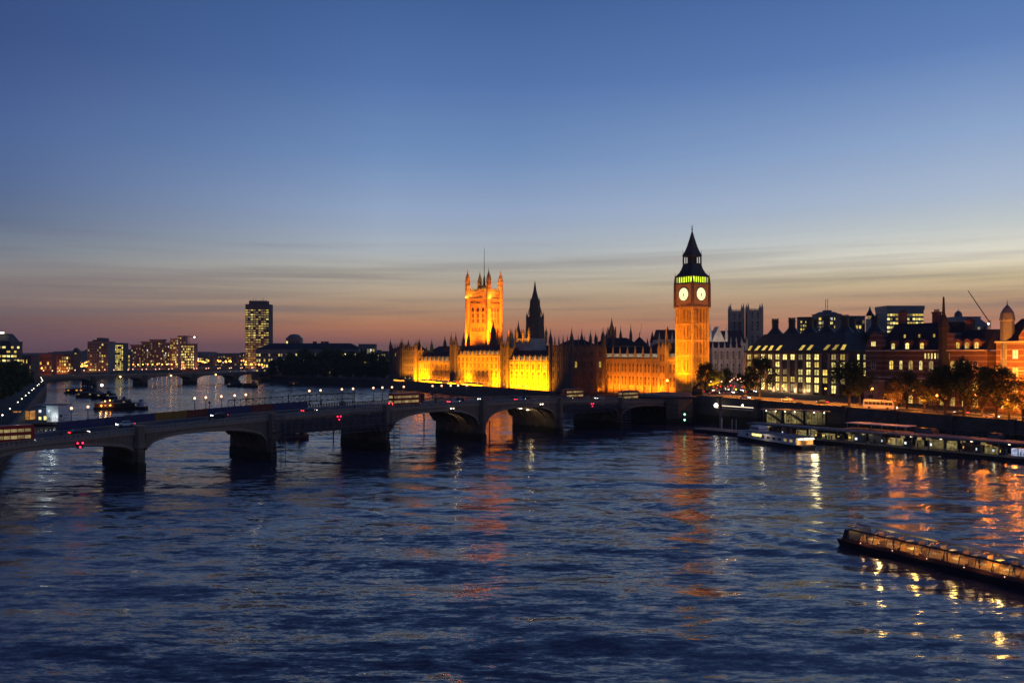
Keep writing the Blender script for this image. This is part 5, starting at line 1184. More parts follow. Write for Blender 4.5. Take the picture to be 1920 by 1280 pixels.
# ------------------------------------------------------------------ plain blocks of the skyline
def block2(name, label, px0, px1, ytop, Y, rows, cols, wall=CONC, p=(.3, .3, .1), depth=None, rot=0, cat='building', frame=None, wfrac=.72, hfrac=.62, cap=None, zb=6, pw=0, side=0, z_lo=None, z_hi=None):
    x0, x1 = PX(px0, Y), PX(px1, Y); W_ = (x1 - x0) / (math.cos(rot) + 1e-6); H = PZ(ytop, Y); d = depth or W_ * .7
    o = thing(name, label, cat, (x0, Y, 0), rot); b = MB(); b.box(0, W_, 0, d, zb, H); b.box(-.25, W_ + .25, -.25, d + .25, H, H + .9); b.build('wall', [wall], o)
    wl = []; zl = z_lo or zb + 2; zh = z_hi or H - 1
    for r in range(rows - 1, -1, -1):
        z = zl + (zh - zl) * r / rows
        for c in range(cols):
            wl.append(((c + .5) * W_ / cols, -.06, z, W_ / cols * wfrac, (zh - zl) / rows * hfrac, 0, winmesh(pick(*p, pw=pw), frame or wall, 0, 0, .05)))
    wl.sort(key=lambda q: q[6].materials[0] is GLASSD)
    if side:
        for r in range(rows):
            z = zl + (zh - zl) * r / rows
            for c in range(side): wl.append((W_ + .06, (c + .5) * d / side, z, d / side * wfrac, (zh - zl) / rows * hfrac, math.pi / 2, winmesh(pick(*p), frame or wall, 0, 0, .05)))
    windows(o, wl)
    return o, W_, d, H
# left bank
o, W_, d, H = block2('hospital_block', 'office tower with tapering dark cap and yellow window rows at the left edge', -46, 20, 642, 620, 9, 8, CONC_D, (.35, .3, .05), cap=1, side=4, depth=15, wfrac=.85, hfrac=.45)
b = MB(); b.hip(1.5, W_ - 1.5, 1, d - 1, H + .9, PZ(625, 620), 3.0, 4); b.build('cap', [IRON], o); b = MB(); b.box(W_ * .55, W_ * .8, 0, .5, PZ(625, 620), PZ(622.5, 620)); b.build('roof_lamp', [GLOBE_W], o)
block2('terrace_block', 'low dark block with three yellow windows beside the left tower', 30, 58, 668, 700, 4, 9, DKBRICK, (.04, .10, .1), depth=12)
block2('flats', 'low block with red lit windows left of the brick flats', 74, 97, 665, 960, 4, 5, BRICK, (.0, .15, .1))
block2('flats', 'brick block of flats with dotted lights on the left bank', 98, 137, 665, 1010, 5, 9, BRICK, (.08, .25, .3))
o, W_, d, H = block2('slab_tower', 'slim dark tower with one glowing yellow strip', 137, 146, 657, 1030, 1, 1, CONC_D, (0, 1, 0), wfrac=.45, hfrac=.95)
b = MB(); b.hip(0, W_, 0, d, H + .9, H + 3.5, W_ * .45, 0); b.build('cap', [CONC_D], o)
o, W_, d, H = block2('office_tower', 'dark broad tower with stepped top left of the glass grid block', 164, 203, 641, 1130, 10, 9, CONC, (.03, .1, .08))
b = MB(); b.box(W_ * .2, W_ * .7, 2, d - 2, H + .9, PZ(637, 1130)); b.box(W_ * .4, W_ * .64, 3, d - 3, PZ(637, 1130), PZ(633, 1130)); b.box(W_ * .88, W_ * .95, 2, 5, H, PZ(634, 1130)); b.build('plant_room', [CONC_D], o)
block2('glass_block', 'glass block glowing all over like a grid on the left bank', 202, 231, 644, 1160, 13, 9, CONC_D, (.5, .35, .05), wfrac=.8, hfrac=.6)
block2('office_block_low', 'small dark block right of the glowing glass grid', 231, 244, 662, 1210, 4, 3, CONC_D, (.05, .3, .1))
SG = [(246, 264, 650, 'leftmost of the riverside flats with flared roofs'), (266, 284, 644, 'second riverside block of flats with flared roof'), (282, 304, 640, 'third and widest riverside block with flared roof'), (304, 320, 646, 'fourth riverside block with a flat flared roof')]
for a, c, y, lb in SG:
    o, W_, d, H = block2('riverside_flats', lb, a, c, y, 1500, 10, 6, CONC_D, (.02, .07, .14), pw=.02)
    b = MB(); b._add([(0, 0, H + .9), (W_, 0, H + .9), (W_, d, H + .9), (0, d, H + .9), (-3, -2, H + 4), (W_ + 3, -2, H + 4), (W_ + 3, d + 2, H + 4), (-3, d + 2, H + 4)], [(4, 5, 6, 7), (0, 1, 5, 4), (1, 2, 6, 5), (2, 3, 7, 6), (3, 0, 4, 7)]); b.build('flared_roof', [LEAD], o)
block2('tower_block', 'grey tower with glowing work lamps left of the crane', 319, 334, 635, 1450, 12, 5, CONC, (.08, .25, .2))
block2('tower_block', 'taller grey tower directly left of the crane mast', 333, 348, 630, 1500, 14, 4, CONC, (.03, .1, .1))
block2('tower_block', 'half built block full of lights under the crane', 340, 364, 645, 1350, 9, 8, CONC_D, (.35, .35, .1))
def crane(label, px, Y, ybase, ytop, jib, lamp=None, th=.5):
    x = PX(px, Y); o = thing('tower_crane', label, 'crane', (x, Y, 6)); z = PZ(ytop, Y) - 6
    b = MB()
    for sx_, sy_ in ((-1, -1), (1, -1), (1, 1), (-1, 1)): b.bar((sx_ * th, sy_ * th, 0), (sx_ * th, sy_ * th, z), .12)
    for k in range(int(z / 3)): b.bar((-th, -th, k * 3), (th, -th, k * 3 + 3), .08); b.bar((th, th, k * 3), (-th, th, k * 3 + 3), .08)
    b.build('mast', [STEEL], o); b = MB(); (ja, za), (jb, zb_) = jib; a_ = (PX(ja, Y) - x, 0, PZ(za, Y) - 6); c_ = (PX(jb, Y) - x, 0, PZ(zb_, Y) - 6)
    b.bar(a_, c_, th * .45); b.bar((a_[0], 0, a_[2] + th * 2), (c_[0], 0, c_[2] + .3), th * .3)
    n = 16
    for k in range(n): 
        p = Vector(a_).lerp(Vector(c_), k / n); q = Vector(a_).lerp(Vector(c_), (k + .5) / n); b.bar(p, q + Vector((0, 0, th * 1.8 * (1 - k / n))), th * .2)
    b.build('jib', [STEEL], o)
    if lamp: MB().ball(PX(lamp[0], Y) - x, -1, PZ(lamp[1], Y) - 6, 1.3, 8, 6).build('work_lamp', [GLOBE_W], o)
crane('tower crane with a bright lamp above the half built block', 355, 1400, 645, 626, ((345, 631.5), (371, 631.5)), (365, 632), .8)
crane('luffing crane with long raised jib above the right hand roofs', 1856, 560, 620, 600, ((1856, 606), (1815, 545)), None, .45)
crane('faint thin crane left of the clock tower', 1199, 1500, 650, 622, ((1199, 632), (1204, 606)), None, .5)
# tall slab tower
o, W_, d, H = block2('high_rise_tower', 'tall slab tower with glowing yellow window bands standing alone', 460, 504, 571, 1395, 26, 9, CONC_D, (.14, .34, .32), depth=24, wfrac=.92, hfrac=.42, frame=CONC, z_hi=PZ(578, 1395))
b = MB(); b.box(W_ * .13, W_ * .87, 3, 20, H + .9, PZ(563.5, 1395)); 
for k in range(7): b.box(W_ * (.16 + k * .11), W_ * (.16 + k * .11) + .5, 8, 9, PZ(563.5, 1395), PZ(563.5, 1395) + 2 + (k % 3) * 1.6)
b.build('plant_room', [CONC_D], o)
# long river offices behind the gardens
o, W_, d, H = block2('river_offices', 'long low offices with slate roof beyond the garden trees', 480, 672, 656, 1000, 4, 42, CONC, (.12, .18, .1), depth=40, hfrac=.5)
b = MB(); b.hip(-.5, W_ + .5, -.5, 40, H + .9, PZ(643, 1000), 14, 17); b.build('roof', [SLATE], o)
for x in (.35, .52, .6, .64): b = MB(); b.box(W_ * x, W_ * x + 4, 18, 22, PZ(645, 1000), PZ(639.5, 1000)); b.build('chimney', [DKBRICK], o)
o, W_, d, H = block2('round_office', 'distant block with rounded crown behind the long offices', 536, 563, 634, 1450, 5, 6, CONC, (.05, .1, .1)); b = MB(); b.lathe(W_ / 2, d / 2, [(W_ * .5, H), (W_ * .46, H + 3), (W_ * .3, H + 6.5), (W_ * .12, H + 7.5)], 12); b.build('crown_roof', [LEAD], o)
block2('pale_office', 'pale flat block at the right end of the long offices', 672, 703, 646, 1040, 3, 6, CONC, (.1, .2, .1), pw=.2)
# right hand skyline
block2('grid_office', 'distant block glowing like an orange grid above the office chimneys', 1500, 1523, 596, 700, 7, 5, CONC_D, (.1, .75, .1), wfrac=.7, hfrac=.55, z_lo=38)
o, W_, d, H = block2('round_office', 'grey tower with white lit rows and twin masts', 1534, 1577, 590, 680, 8, 6, CONC, (.25, .1, .1), pw=.3, z_lo=35); b = MB(); b.hip(1, W_ - 1, 1, d - 1, H + .9, PZ(584, 680), 3, 3); b.box(W_ * .35, W_ * .65, 3, 8, PZ(584, 680), PZ(581, 680)); b.build('crown_roof', [LEAD], o)
for x in (.43, .52): MB().bar((W_ * x, 5, PZ(582, 680)), (W_ * x, 5, PZ(560, 680)), .22).build('mast', [IRON], o)
block2('grey_offices', 'plain grey offices between the masted tower and the small cupola', 1578, 1622, 594, 640, 6, 7, CONC, (.03, .06, .08), z_lo=34)
o = thing('cupola_tower', 'slender tower with pointed cupola above the roofs', 'tower', (PX(1631, 520), 520, 0)); b = MB(); b.frus(0, 0, 2.6, 2.4, 6, PZ(598, 520), 8); b.build('shaft', [STONE_P], o); b = MB(); b.frus(0, 0, 1.7, 1.7, PZ(598, 520), PZ(592, 520), 6); b.build('lantern', [W3], o); b = MB(); b.lathe(0, 0, [(2.5, PZ(592, 520)), (1.7, PZ(587, 520)), (.7, PZ(581, 520)), (.1, PZ(574, 520))], 8); b.build('cupola', [SLATE], o)
o, W_, d, H = block2('lit_office', 'flat topped office with yellow lit floors above the brick building', 1663, 1732, 582, 600, 7, 13, CLAD, (.3, .5, .1), wfrac=.95, hfrac=.55, z_lo=40); b = MB(); b.box(-.5, W_ + .5, -.5, d, H + .9, PZ(573, 600)); b.build('plant_screen', [CLAD], o)
o = thing('domed_building', 'stepped pale building with a small dome behind the brick gables', 'building', (PX(1796, 480), 480, 0)); w_ = PX(1852, 480) - PX(1796, 480)
b = MB(); b.box(0, w_, 0, 16, 6, PZ(606, 480)); b.box(0, w_ * .8, 1, 15, PZ(606, 480), PZ(593, 480)); b.hip(w_ * .8, w_, 1, 15, PZ(606, 480), PZ(598, 480), 1, 4); b.build('wall', [CLAD], o)
b = MB(); b.lathe(w_ * .17, 5, [(2.2, PZ(593, 480)), (2.2, PZ(590, 480)), (1.9, PZ(586, 480)), (1.1, PZ(583, 480)), (.2, PZ(581.5, 480)), (.08, PZ(578, 480))], 12); b.build('dome', [LEAD], o)
windows(o, [((k + .5) * w_ / 5, -.06, PZ(622, 480), 1.8, 3, 0, winmesh(W3 if k % 2 else GLASSD, CLAD, 0, 1, .1)) for k in range(5)])
for i, (px, Y, z) in enumerate([(1853, 420, 607), (1855, 420, 627)]):
    q = thing('site_lamp', ('upper' if i == 0 else 'lower') + ' white work lamp beside the crane foot', 'lamp', (PX(px, Y), Y, 0)); MB().bar((0, 0, 8), (0, 0, PZ(z, Y)), .15).build('post', [STEEL], q); MB().ball(0, -.2, PZ(z, Y), .45).build('globe', [GLOBE_W], q)
# low town filling behind: distant roofs
rg = random.Random(3)
fill = [(232, 470, 668, 1700, 16, 'beyond the far road bridge'), (365, 460, 664, 2100, 10, 'under the far horizon left of the tall slab tower'), (700, 760, 655, 1300, 4, 'behind the gardens left of the palace'), (1150, 1270, 652, 800, 7, 'behind the palace roofs left of the clock tower'), (1440, 1660, 628, 620, 7, 'behind the bronze roofed offices'), (1740, 1800, 610, 560, 3, 'behind the slate roofs of the brick building')]
for a, c, y, Y, n, wh_ in fill:
    for k in range(n):
        x0 = a + (c - a) * k / n; dy = rg.uniform(-3, 4); w_ = (c - a) / n * rg.uniform(.8, 1.25)
        block2('town_building', 'small dark building ' + wh_, x0, x0 + w_, y + dy, Y + rg.uniform(-60, 60), 3, 4, [CONC_D, DKBRICK, CONC][k % 3], (.08, .2, .15), pw=.02)[0]['group'] = 'town buildings ' + wh_
# wooded ridge on the horizon
b = MB(); rg = random.Random(8); n = 160
for k in range(n):
    x0 = -3600 + 7600 * k / n; b.hip(x0 - 60, x0 + 110, 3600 + 120 * (k % 3), 3900, 5, 30 + rg.uniform(0, 16) + 10 * math.sin(k * .21), 40, 60)
struct(b.build('hills', [mat('wooded ridge', (.04, .045, .04), .95, .3, .01)]))

# ------------------------------------------------------------------ second bridge
LP = [(-419, 729), (-392, 765), (-362, 805), (-330, 848), (-300, 888), (-273, 924)]
ld = Vector((.6, .8)); o = thing('far_bridge', 'lower arched road bridge upstream carrying rows of lights', 'bridge', (-419, 729, 0), math.atan2(.8, .6))
SL = [0, 45, 95, 148.6, 198.6, 243]
for i in range(5):
    a, c = SL[i] + (2.4 if i else 0), SL[i + 1] - (2.4 if i < 4 else 0); m_ = (a + c) / 2; b = MB(); n = 14
    pts = [(a + (c - a) * k / n, 4.6 + 4.0 * math.sqrt(max(0, 1 - abs((a + (c - a) * k / n - m_) / ((c - a) / 2)) ** 2.2))) for k in range(n + 1)]
    for (x0, z0), (x1, z1) in zip(pts, pts[1:]): b._add([(x0, 0, z0), (x1, 0, z1), (x1, 18, z1), (x0, 18, z0), (x0, 0, 10.2), (x1, 0, 10.2), (x1, 18, 10.2), (x0, 18, 10.2)], [(0, 3, 2, 1), (4, 5, 6, 7), (0, 1, 5, 4), (2, 3, 7, 6)])
    b.build('arch_span', [REDH if False else BPAINT], o)
for s in SL[1:-1]: b = MB(); b.prism([(s - 2.4, -1), (s, -3), (s + 2.4, -1), (s + 2.4, 19), (s, 21), (s - 2.4, 19)], -2, 10.2); b.build('pier', [GRANITE], o)
for y in (-.3, 17.6): MB().box(-30, 270, y, y + .7, 10.21, 11.4).build('parapet', [BTRIM], o)
MB().box(-30, 270, .5, 17.5, 10.22, 10.3).build('roadway', [ASPH], o); MB().box(-60, 0, 0, 18, -2, 10.2).build('abutment', [GRANITE], o); MB().box(243, 300, 0, 18, -2, 10.2).build('abutment', [GRANITE], o)
for s in (70, 122, 173): MB().ball(s, -.6, 8.9, .6, 8, 6).build('navigation_lamp', [em('nav amber', (1, .6, .15), 12)], o)
o = thing('far_bridge', 'third bridge as a dark line with lights beyond the second one', 'bridge', (PX(330, 1750), 1750, 0), R(-3)); MB().box(-160, 190, 0, 18, 9, 12).build('deck', [GRANITE], o)
for k in range(5): MB().box(-130 + k * 62, -125 + k * 62, 0, 18, -2, 9).build('pier', [GRANITE], o)
for k in range(16):
    s = 4 + k * 15.5 + random.uniform(-4, 4); y = 5 if k % 2 else 12; p = Vector((-419, 729)) + ld * s + Vector((-.8, .6)) * y
    c = copy_thing((C1, C2)[k % 2], (p.x, p.y, 10.33), math.atan2(.8, .6) + (math.pi if y == 12 else 0), ('dark' if k % 2 == 0 else 'pale') + ' car on the upstream bridge'); c['group'] = 'cars on the upstream bridge'
# small far lamps
def far_lamp(label, group, glow, r=.8, hh=7):
    o = thing('street_lamp', label, 'street lamp', (0, 0, -100), 0, group); MB().bar((0, 0, 0), (0, 0, hh), .12).build('post', [BLACKI], o); MB().ball(0, 0, hh + .3, r, 7, 5).build('globe', [glow], o); return o
def place(src, lst, state={}):
    for p in lst:
        if src.name not in state: src.location = p; state[src.name] = 1
        else: copy_thing(src, p)
F1 = far_lamp('tiny lamp on the upstream bridge', 'lamps on the upstream bridge', GLOBE, .5, 4)
pts = []
for k in range(19):
    for y in (0, 17.5):
        p = Vector((-419, 729)) + ld * (k * 14 - 6) + Vector((-.8, .6)) * y; pts.append((p.x, p.y, 11.3))
place(F1, pts)
F2 = far_lamp('orange lamp beside the road on the left bank', 'orange lamps on the left bank', GLOBE_O, 1.0, 8); pts = []
for k in range(40): t_ = k / 39; px = 96 + 150 * t_; Y = 1150 + 160 * t_ + rg.uniform(0, 90); pts.append((PX(px, Y) - 12, Y, 6 + 5 * rg.random()))
for k in range(64):
    t_ = k / 63; px = 88 + 84 * t_; Y = 935 + 200 * t_ + rg.uniform(0, 50); pts.append((PX(px, Y) - 6 + rg.uniform(-4, 4), Y, 6))
for k in range(26): px = 232 + k * 9; Y = 1300 + rg.uniform(-60, 60) + k * 6; pts.append((PX(px, Y), Y, 6)) if px < 335 else None
place(F2, pts)
F3 = far_lamp('white lamp along the riverside path of the left bank', 'white lamps along the left bank path', GLOBE_W, .22, 4.2); pts = []
for (a, c) in (((-150, 240), (-245, 417)), ((-245, 417), (-350, 612)), ((-350, 612), (-419, 729))):
    for k in range(6): t_ = (k + rg.uniform(-.3, .3)) / 6; pts.append((a[0] + (c[0] - a[0]) * t_ - 2.0, a[1] + (c[1] - a[1]) * t_, 6))
place(F3, pts)
F4 = far_lamp('yellow lamp among the distant town lights', 'distant yellow town lamps', GLOBE_O, 1.1, 12); pts = []
for k in range(46): px = rg.uniform(365, 462); Y = rg.uniform(1250, 2000); pts.append((PX(px, Y), Y, 6))
for k in range(12): px = rg.uniform(450, 515); Y = rg.uniform(960, 1050); pts.append((PX(px, Y), Y, 6))
place(F4, pts)
for k in range(40):
    px = 92 + k * 9.6; Y = 950 + 30 * min(k, 11) + (0 if k < 12 else rg.uniform(0, 150)); pw = 90000 if k < 12 else 130000
    spot('left_bank_glow', (PX(px, Y), Y + rg.uniform(-25, 5), 12), (PX(px, Y) * 1.02, Y + 40, 9), pw * .14, (1, .25, .03), 150, 1.0)
# embankment and square lamps, plus added fill lights
F5 = far_lamp('lamp standard on the embankment pavement', 'lamps along the embankment road', GLOBE_O, .36, 6.5); pts = []
lamp_px = [(1468, 5, 11), (1548, 5, 0), (1757, 5, 0), (1636, 24, 0), (1890, 7, 0), (1830, 24, 0), (1712, 24, 0)]
for px, w_, _ in lamp_px:
    k = (px - CX) / F; b0 = EA + ew * w_; u = (k * b0.y - b0.x) / (eu.x - k * eu.y); p = b0 + eu * u; pts.append((p.x, p.y, eground(u) + .12)); spot('street_spot', (p.x + 1, p.y + 1, eground(u) + 7.6), (p.x + 1, p.y + 1, 0), 5200, (1, .30, .025), 155, .6)
for px, w_, zz_, pw in ((1672, 2.2, 4.5, 2600), (1690, 4, 6, 1800), (1728, 2.5, 5, 2600), (1740, 4, 7, 1500), (1838, 3.5, 5, 3000), (1852, 6, 7, 3000), (1888, 5, 6, 4200), (1905, 4, 5, 3600), (1918, 8, 8, 4200), (1700, 26, 6, 3000), (1600, 26, 6, 2500)):
    k = (px - CX) / F; b0 = EA + ew * w_; u = (k * b0.y - b0.x) / (eu.x - k * eu.y); p = b0 + eu * u; point('foliage_fill', (p.x, p.y, eground(u) + zz_), pw * .6, (1, .25, .015), .4)  # bare points added beside the trees to light their leaves, no posts
for u, z in ((112, 15), (128, 16), (142, 16)): p = EA + eu * u + ew * 20; q = EA + eu * (u + 4) + ew * 40; area('facade_fill', (p.x, p.y, z), (q.x, q.y, 26), 10, 1, 22000, (1, .26, .015), 140)  # area lights without fittings, added to turn the facade orange
place(F5, pts)
for u, w_, pw, z in ((74, 5, 900, 8), (82, 5, 900, 8), (70, 12, 900, 7), (90, 12, 700, 5), (112, 10, 1100, 4), (125, 12, 1500, 5), (140, 12, 1400, 5), (4, 14, 2800, 8), (14, 12, 3200, 8), (26, 14, 3600, 8), (38, 12, 3600, 8), (50, 14, 3600, 8), (62, 14, 2400, 8), (132, 22, 2600, 8), (118, 24, 900, 8)): p = EA + eu * u + ew * w_; spot('street_spot', (p.x, p.y, eground(u) + z), (p.x, p.y, 0), pw * 6.0, (1, .30, .025), 150, .6)  # spots without posts, added to brighten the road and coach
F6 = far_lamp('lamp standard around the square', 'lamps around the square', GLOBE, .34, 5); pts = []
for px, Y in ((1333, 408), (1350, 430), (1369, 412), (1383, 440), (1395, 426), (1412, 430), (1342, 452), (1360, 470), (1376, 460), (1402, 450), (1326, 430), (1390, 402), (1337, 480), (1348, 500), (1357, 488), (1366, 510), (1380, 495), (1331, 462), (1417, 420), (1407, 446), (1372, 436), (1388, 462), (1353, 408), (1420, 402)): pts.append((PX(px, Y), Y, 11.3))
place(F6, pts)
for px, Y in ((1345, 420), (1375, 430), (1400, 425)): point('square_light', (PX(px, Y), Y, 16), 2600, (1, .45, .12), .5)
point('square_light', (PX(1325, 425), 425, 14), 2600, (1, .5, .06), .5)
TS = thing('traffic_signal', 'red traffic signal among the traffic of the square', 'traffic signal', (0, 0, -90), 0, 'traffic signals of the square'); MB().bar((0, 0, 0), (0, 0, 3.2), .08).build('post', [BLACKI], TS); MB().box(-.2, .2, -.15, .15, 2.3, 3.3).build('housing', [BLACKI], TS); MB().ball(0, -.18, 3.05, .17).build('lamp', [REDL], TS)
for i, (px, Y) in enumerate(((1338, 396), (1351, 404), (1364, 399), (1377, 408), (1391, 396), (1404, 410), (1416, 396), (1346, 423), (1370, 417))):
    if i == 0: TS.location = (PX(px, Y), Y, 11.3)
    else: copy_thing(TS, (PX(px, Y), Y, 11.3))
o = thing('street_lamp', 'single bright yellow lamp standing before the orange palace range', 'street lamp', (PX(1251, 400), 400, 11)); MB().bar((0, 0, 0), (0, 0, 6), .12).build('post', [BLACKI], o); MB().ball(0, 0, 6.4, .6, 8, 6).build('globe', [GLOBE_O], o)

# ------------------------------------------------------------------ river pier on the right
QA = Vector((69, 321)); qu = Vector((.61, -.792)).normalized(); qw = Vector((-qu.y, qu.x)); QR = math.atan2(qu.y, qu.x); QL = 165.0
o = thing('pier_pontoon', 'long dark floating pontoon of the river pier with a grey canopy and lit shelters', 'pontoon', (QA.x, QA.y, 0), QR)
b = MB(); b.prism([(0, 4), (3, 0), (QL, 0), (QL, 10), (3, 10), (0, 7)], -.6, 1.1); b.build('hull', [BLACKP], o)
b = MB(); b.prism([(.6, 4), (3.4, .4), (QL, .4), (QL, 9.6), (3.4, 9.6), (.6, 7)], 1.1, 1.16); b.build('deck', [PAVE], o)
b = MB(); b.box(26, 78, 2.5, 9.5, 4.6, 4.9); b.box(80, QL, 1.8, 9.5, 4.9, 5.2); b.box(80, QL, 1.6, 1.78, 4.7, 5.25); b.box(26, 78, 2.3, 2.48, 4.4, 4.95); b.build('canopy', [LEAD], o)
for k in range(28): x = 27 + k * 5.0; MB().box(x - .1, x + .1, 2.8, 3.0, 1.16, 4.6).build('canopy_post', [STEEL], o)
b = MB()
for k in range(int((QL - 2) / 1.3)): x = 3.5 + k * 1.3; b.bar((x, .5, 1.16), (x, .5, 2.2), .04)
b.bar((3.4, .5, 2.2), (QL, .5, 2.2), .05); b.bar((3.4, .5, 1.7), (QL, .5, 1.7), .035); b.build('railing', [STEEL], o)
rg = random.Random(12); x = 26
while x < QL - 4:
    l = rg.uniform(1.2, 4.5); m_ = rg.choice([PIERL, PIERL, PIERL, CLAD, GLASSC, GLASSC, DKBRICK, PIERB if rg.random() < .3 else PIERL]); hh = rg.uniform(1.6, 2.7); y_ = rg.uniform(4.6, 7)
    MB().box(x, x + l, y_, y_ + 1.4, 1.17, 1.17 + hh).build('shelter', [m_], o)
    if rg.random() < .6: MB().box(x + .2, x + .2 + rg.uniform(.3, .9), y_ - .08, y_ - .03, 1.9, 2.6).build('lit_sign', [rg.choice([W1, W2, W4, WO])], o)
    x += l + rg.uniform(.2, 2.2)
x = 30
while x < QL - 4: b = MB(); b.box(x, x + .5, 4.5, 4.9, 4.3, 4.55); b.build('canopy_lamp', [GLOBE_W], o); x += rg.uniform(6, 13)
for x in (15, 30, 50, 70, 90, 110, 130, 150): p = QA + qu * x + qw * 5; point('pier_light', (p.x, p.y, 4.0), 70 if x < 80 else 35, (1, .85, .45), .3)
for x, y in ((12, 6), (17.5, 5), (18.5, 6.2)): MB().bar((x, y, 1.1), (x, y, 5.5), .12).build('mooring_post', [WHITE], o)
for k in range(26):
    u_ = rg.uniform(28, 125); v_ = rg.uniform(1.2, 4.0); pq = QA + qu * u_ + qw * v_
    tag(link('person', HM, None, (pq.x, pq.y, 1.17), rg.uniform(0, 6)), 'person in dark clothes waiting on the pier pontoon under the canopy', 'person', 'people waiting on the pier')
# signal post at the pontoon head
q = thing('signal_post', 'green lit signal post at the left tip of the pontoon', 'signal', (QA.x - .5, QA.y + 3, 0)); MB().bar((0, 0, -1), (0, 0, 7), .15).build('post', [BLACKI], q)
for z in (4.2, 6.4): MB().ball(0, -.2, z, .35, 8, 6).build('lamp', [GRNL], q)
q = thing('mooring_dolphin', 'tall steel mooring pile behind the pontoon with a red collar', 'pile', (QA.x + 14, QA.y + 4, 0)); MB().lathe(0, 0, [(.45, -2), (.45, 9)], 10).build('pile', [STEEL], q); MB().lathe(0, 0, [(.65, 8), (.65, 10), (.1, 10.3)], 10).build('collar', [RUST], q)
# brow from the wall to the pontoon
q = thing('gangway', 'long lit covered gangway sloping from the river wall to the pontoon', 'gangway'); a_ = (PX(1342, 350), 350, 7.2); c_ = (PX(1412, 330), 330, 7.4)
b = MB(); b.bar(a_, c_, .3); b.bar((a_[0], a_[1], a_[2] + 1.4), (c_[0], c_[1], c_[2] + 1.4), .2)
for k in range(9): p = Vector(a_).lerp(Vector(c_), k / 8); b.bar(p, p + Vector((0, 0, 1.4)), .1)
b.build('frame', [STEEL], q); b = MB(); b.bar((a_[0], a_[1] - .4, a_[2] + 1.2), (c_[0], c_[1] - .4, c_[2] + 1.2), .10); b.build('strip_lamp', [em('strip lamp', (1, .8, .55), 2.2)], q); b = MB(); b.ball(a_[0], a_[1] - .5, a_[2] + 1.2, .9, 10, 7); b.ball(PX(1391, 340), 339, 9.1, .4); b.build('lamp', [GLOBE_W], q)
# glazed stair pavilion by the wall
p = EA + eu * 48; q = thing('pier_pavilion', 'glazed stair pavilion on dark columns below the river wall', 'pavilion', (PX(1424, 322), 322, 0), R(-31)); 
b = MB(); b.box(0, 26, 0, 7, 8.2, 8.6); b.build('roof', [LEAD], q)
for x in (1, 9, 17, 25): MB().box(x - .45, x + .45, -.2, .5, -1, 8.2).build('column', [BLACKP], q)
for k in range(12): MB().box(1.5 + k * 1.92, 3.2 + k * 1.92, 5.5, 5.7, 3, 8.0).build('glazing', [PIERL], q)
b = MB()
for s_ in (1.5, 10): b._add([(s_, 2, 7.6), (s_ + 1.2, 2, 7.6), (s_ + 9, 2, 2.2), (s_ + 7.8, 2, 2.2), (s_, 4, 7.6), (s_ + 1.2, 4, 7.6), (s_ + 9, 4, 2.2), (s_ + 7.8, 4, 2.2)], [(0, 1, 2, 3), (7, 6, 5, 4), (0, 3, 7, 4), (1, 5, 6, 2), (0, 4, 5, 1), (3, 2, 6, 7)])
b.build('stair', [CONC_D], q)
for k in range(7): MB().ball(2.5 + k * 3.6, .6, 8.0, .22).build('downlight', [GLOBE_W], q)
for x in (5, 14, 22): pp = Vector((q.location.x, q.location.y)) + Vector((math.cos(R(-31)), math.sin(R(-31)))) * x; point('pavilion_light', (pp.x, pp.y + 3, 7.5), 60, (1, .85, .5), .3)
# timber piles in the river below the bridge
for i, (px, yb, yt) in enumerate([(625, 826, 800), (795, 812, 778), (918, 828, 790), (541, 770, 740)]):
    Y = 45900 / (yb - 665); q = thing('mooring_pile', ['thin pile under the sheeted span', 'thin pile left of the fourth pier', 'thin pile in the golden water under the bright arch', 'thin pile beyond the bridge left of centre'][i], 'pile', (PX(px, Y), Y, 0)); MB().bar((0, 0, -2), (0, 0, PZ(yt, Y)), .22, 8).build('pile', [BLACKP], q)
    MB().box(-.35, .35, -.35, .35, PZ(yt, Y), PZ(yt, Y) + .4).build('cap', [STEEL], q)

# ------------------------------------------------------------------ boats
def hull_mesh(Lh, bw_, z0, z1, bow=.25, stern=.1, flare=.85):
    b = MB(); n = 14; top = []; bot = []
    for k in range(n + 1):
        t_ = k / n; x = -Lh / 2 + Lh * t_; wv = 1.0
        if t_ > 1 - bow: wv = math.sqrt(max(0, 1 - ((t_ - (1 - bow)) / bow) ** 2)) 
        if t_ < stern: wv = .75 + .25 * t_ / stern
        top.append((x, bw_ / 2 * max(wv, .03))); bot.append((x * .97, bw_ / 2 * flare * max(wv, .03)))
    poly = [(x, -y) for x, y in top] + [(x, y) for x, y in top[::-1]]; pol2 = [(x, -y) for x, y in bot] + [(x, y) for x, y in bot[::-1]]
    m = len(poly); sheer = lambda x: z1 + .12 * (z1 - z0) * max(0, x / (Lh / 2)) ** 2 * 2
    b._add([(x, y, z0) for x, y in pol2] + [(x, y, sheer(x)) for x, y in poly], [(i, (i + 1) % m, m + (i + 1) % m, m + i) for i in range(m)] + [tuple(range(m - 1, -1, -1)), tuple(range(m, 2 * m))]); return b
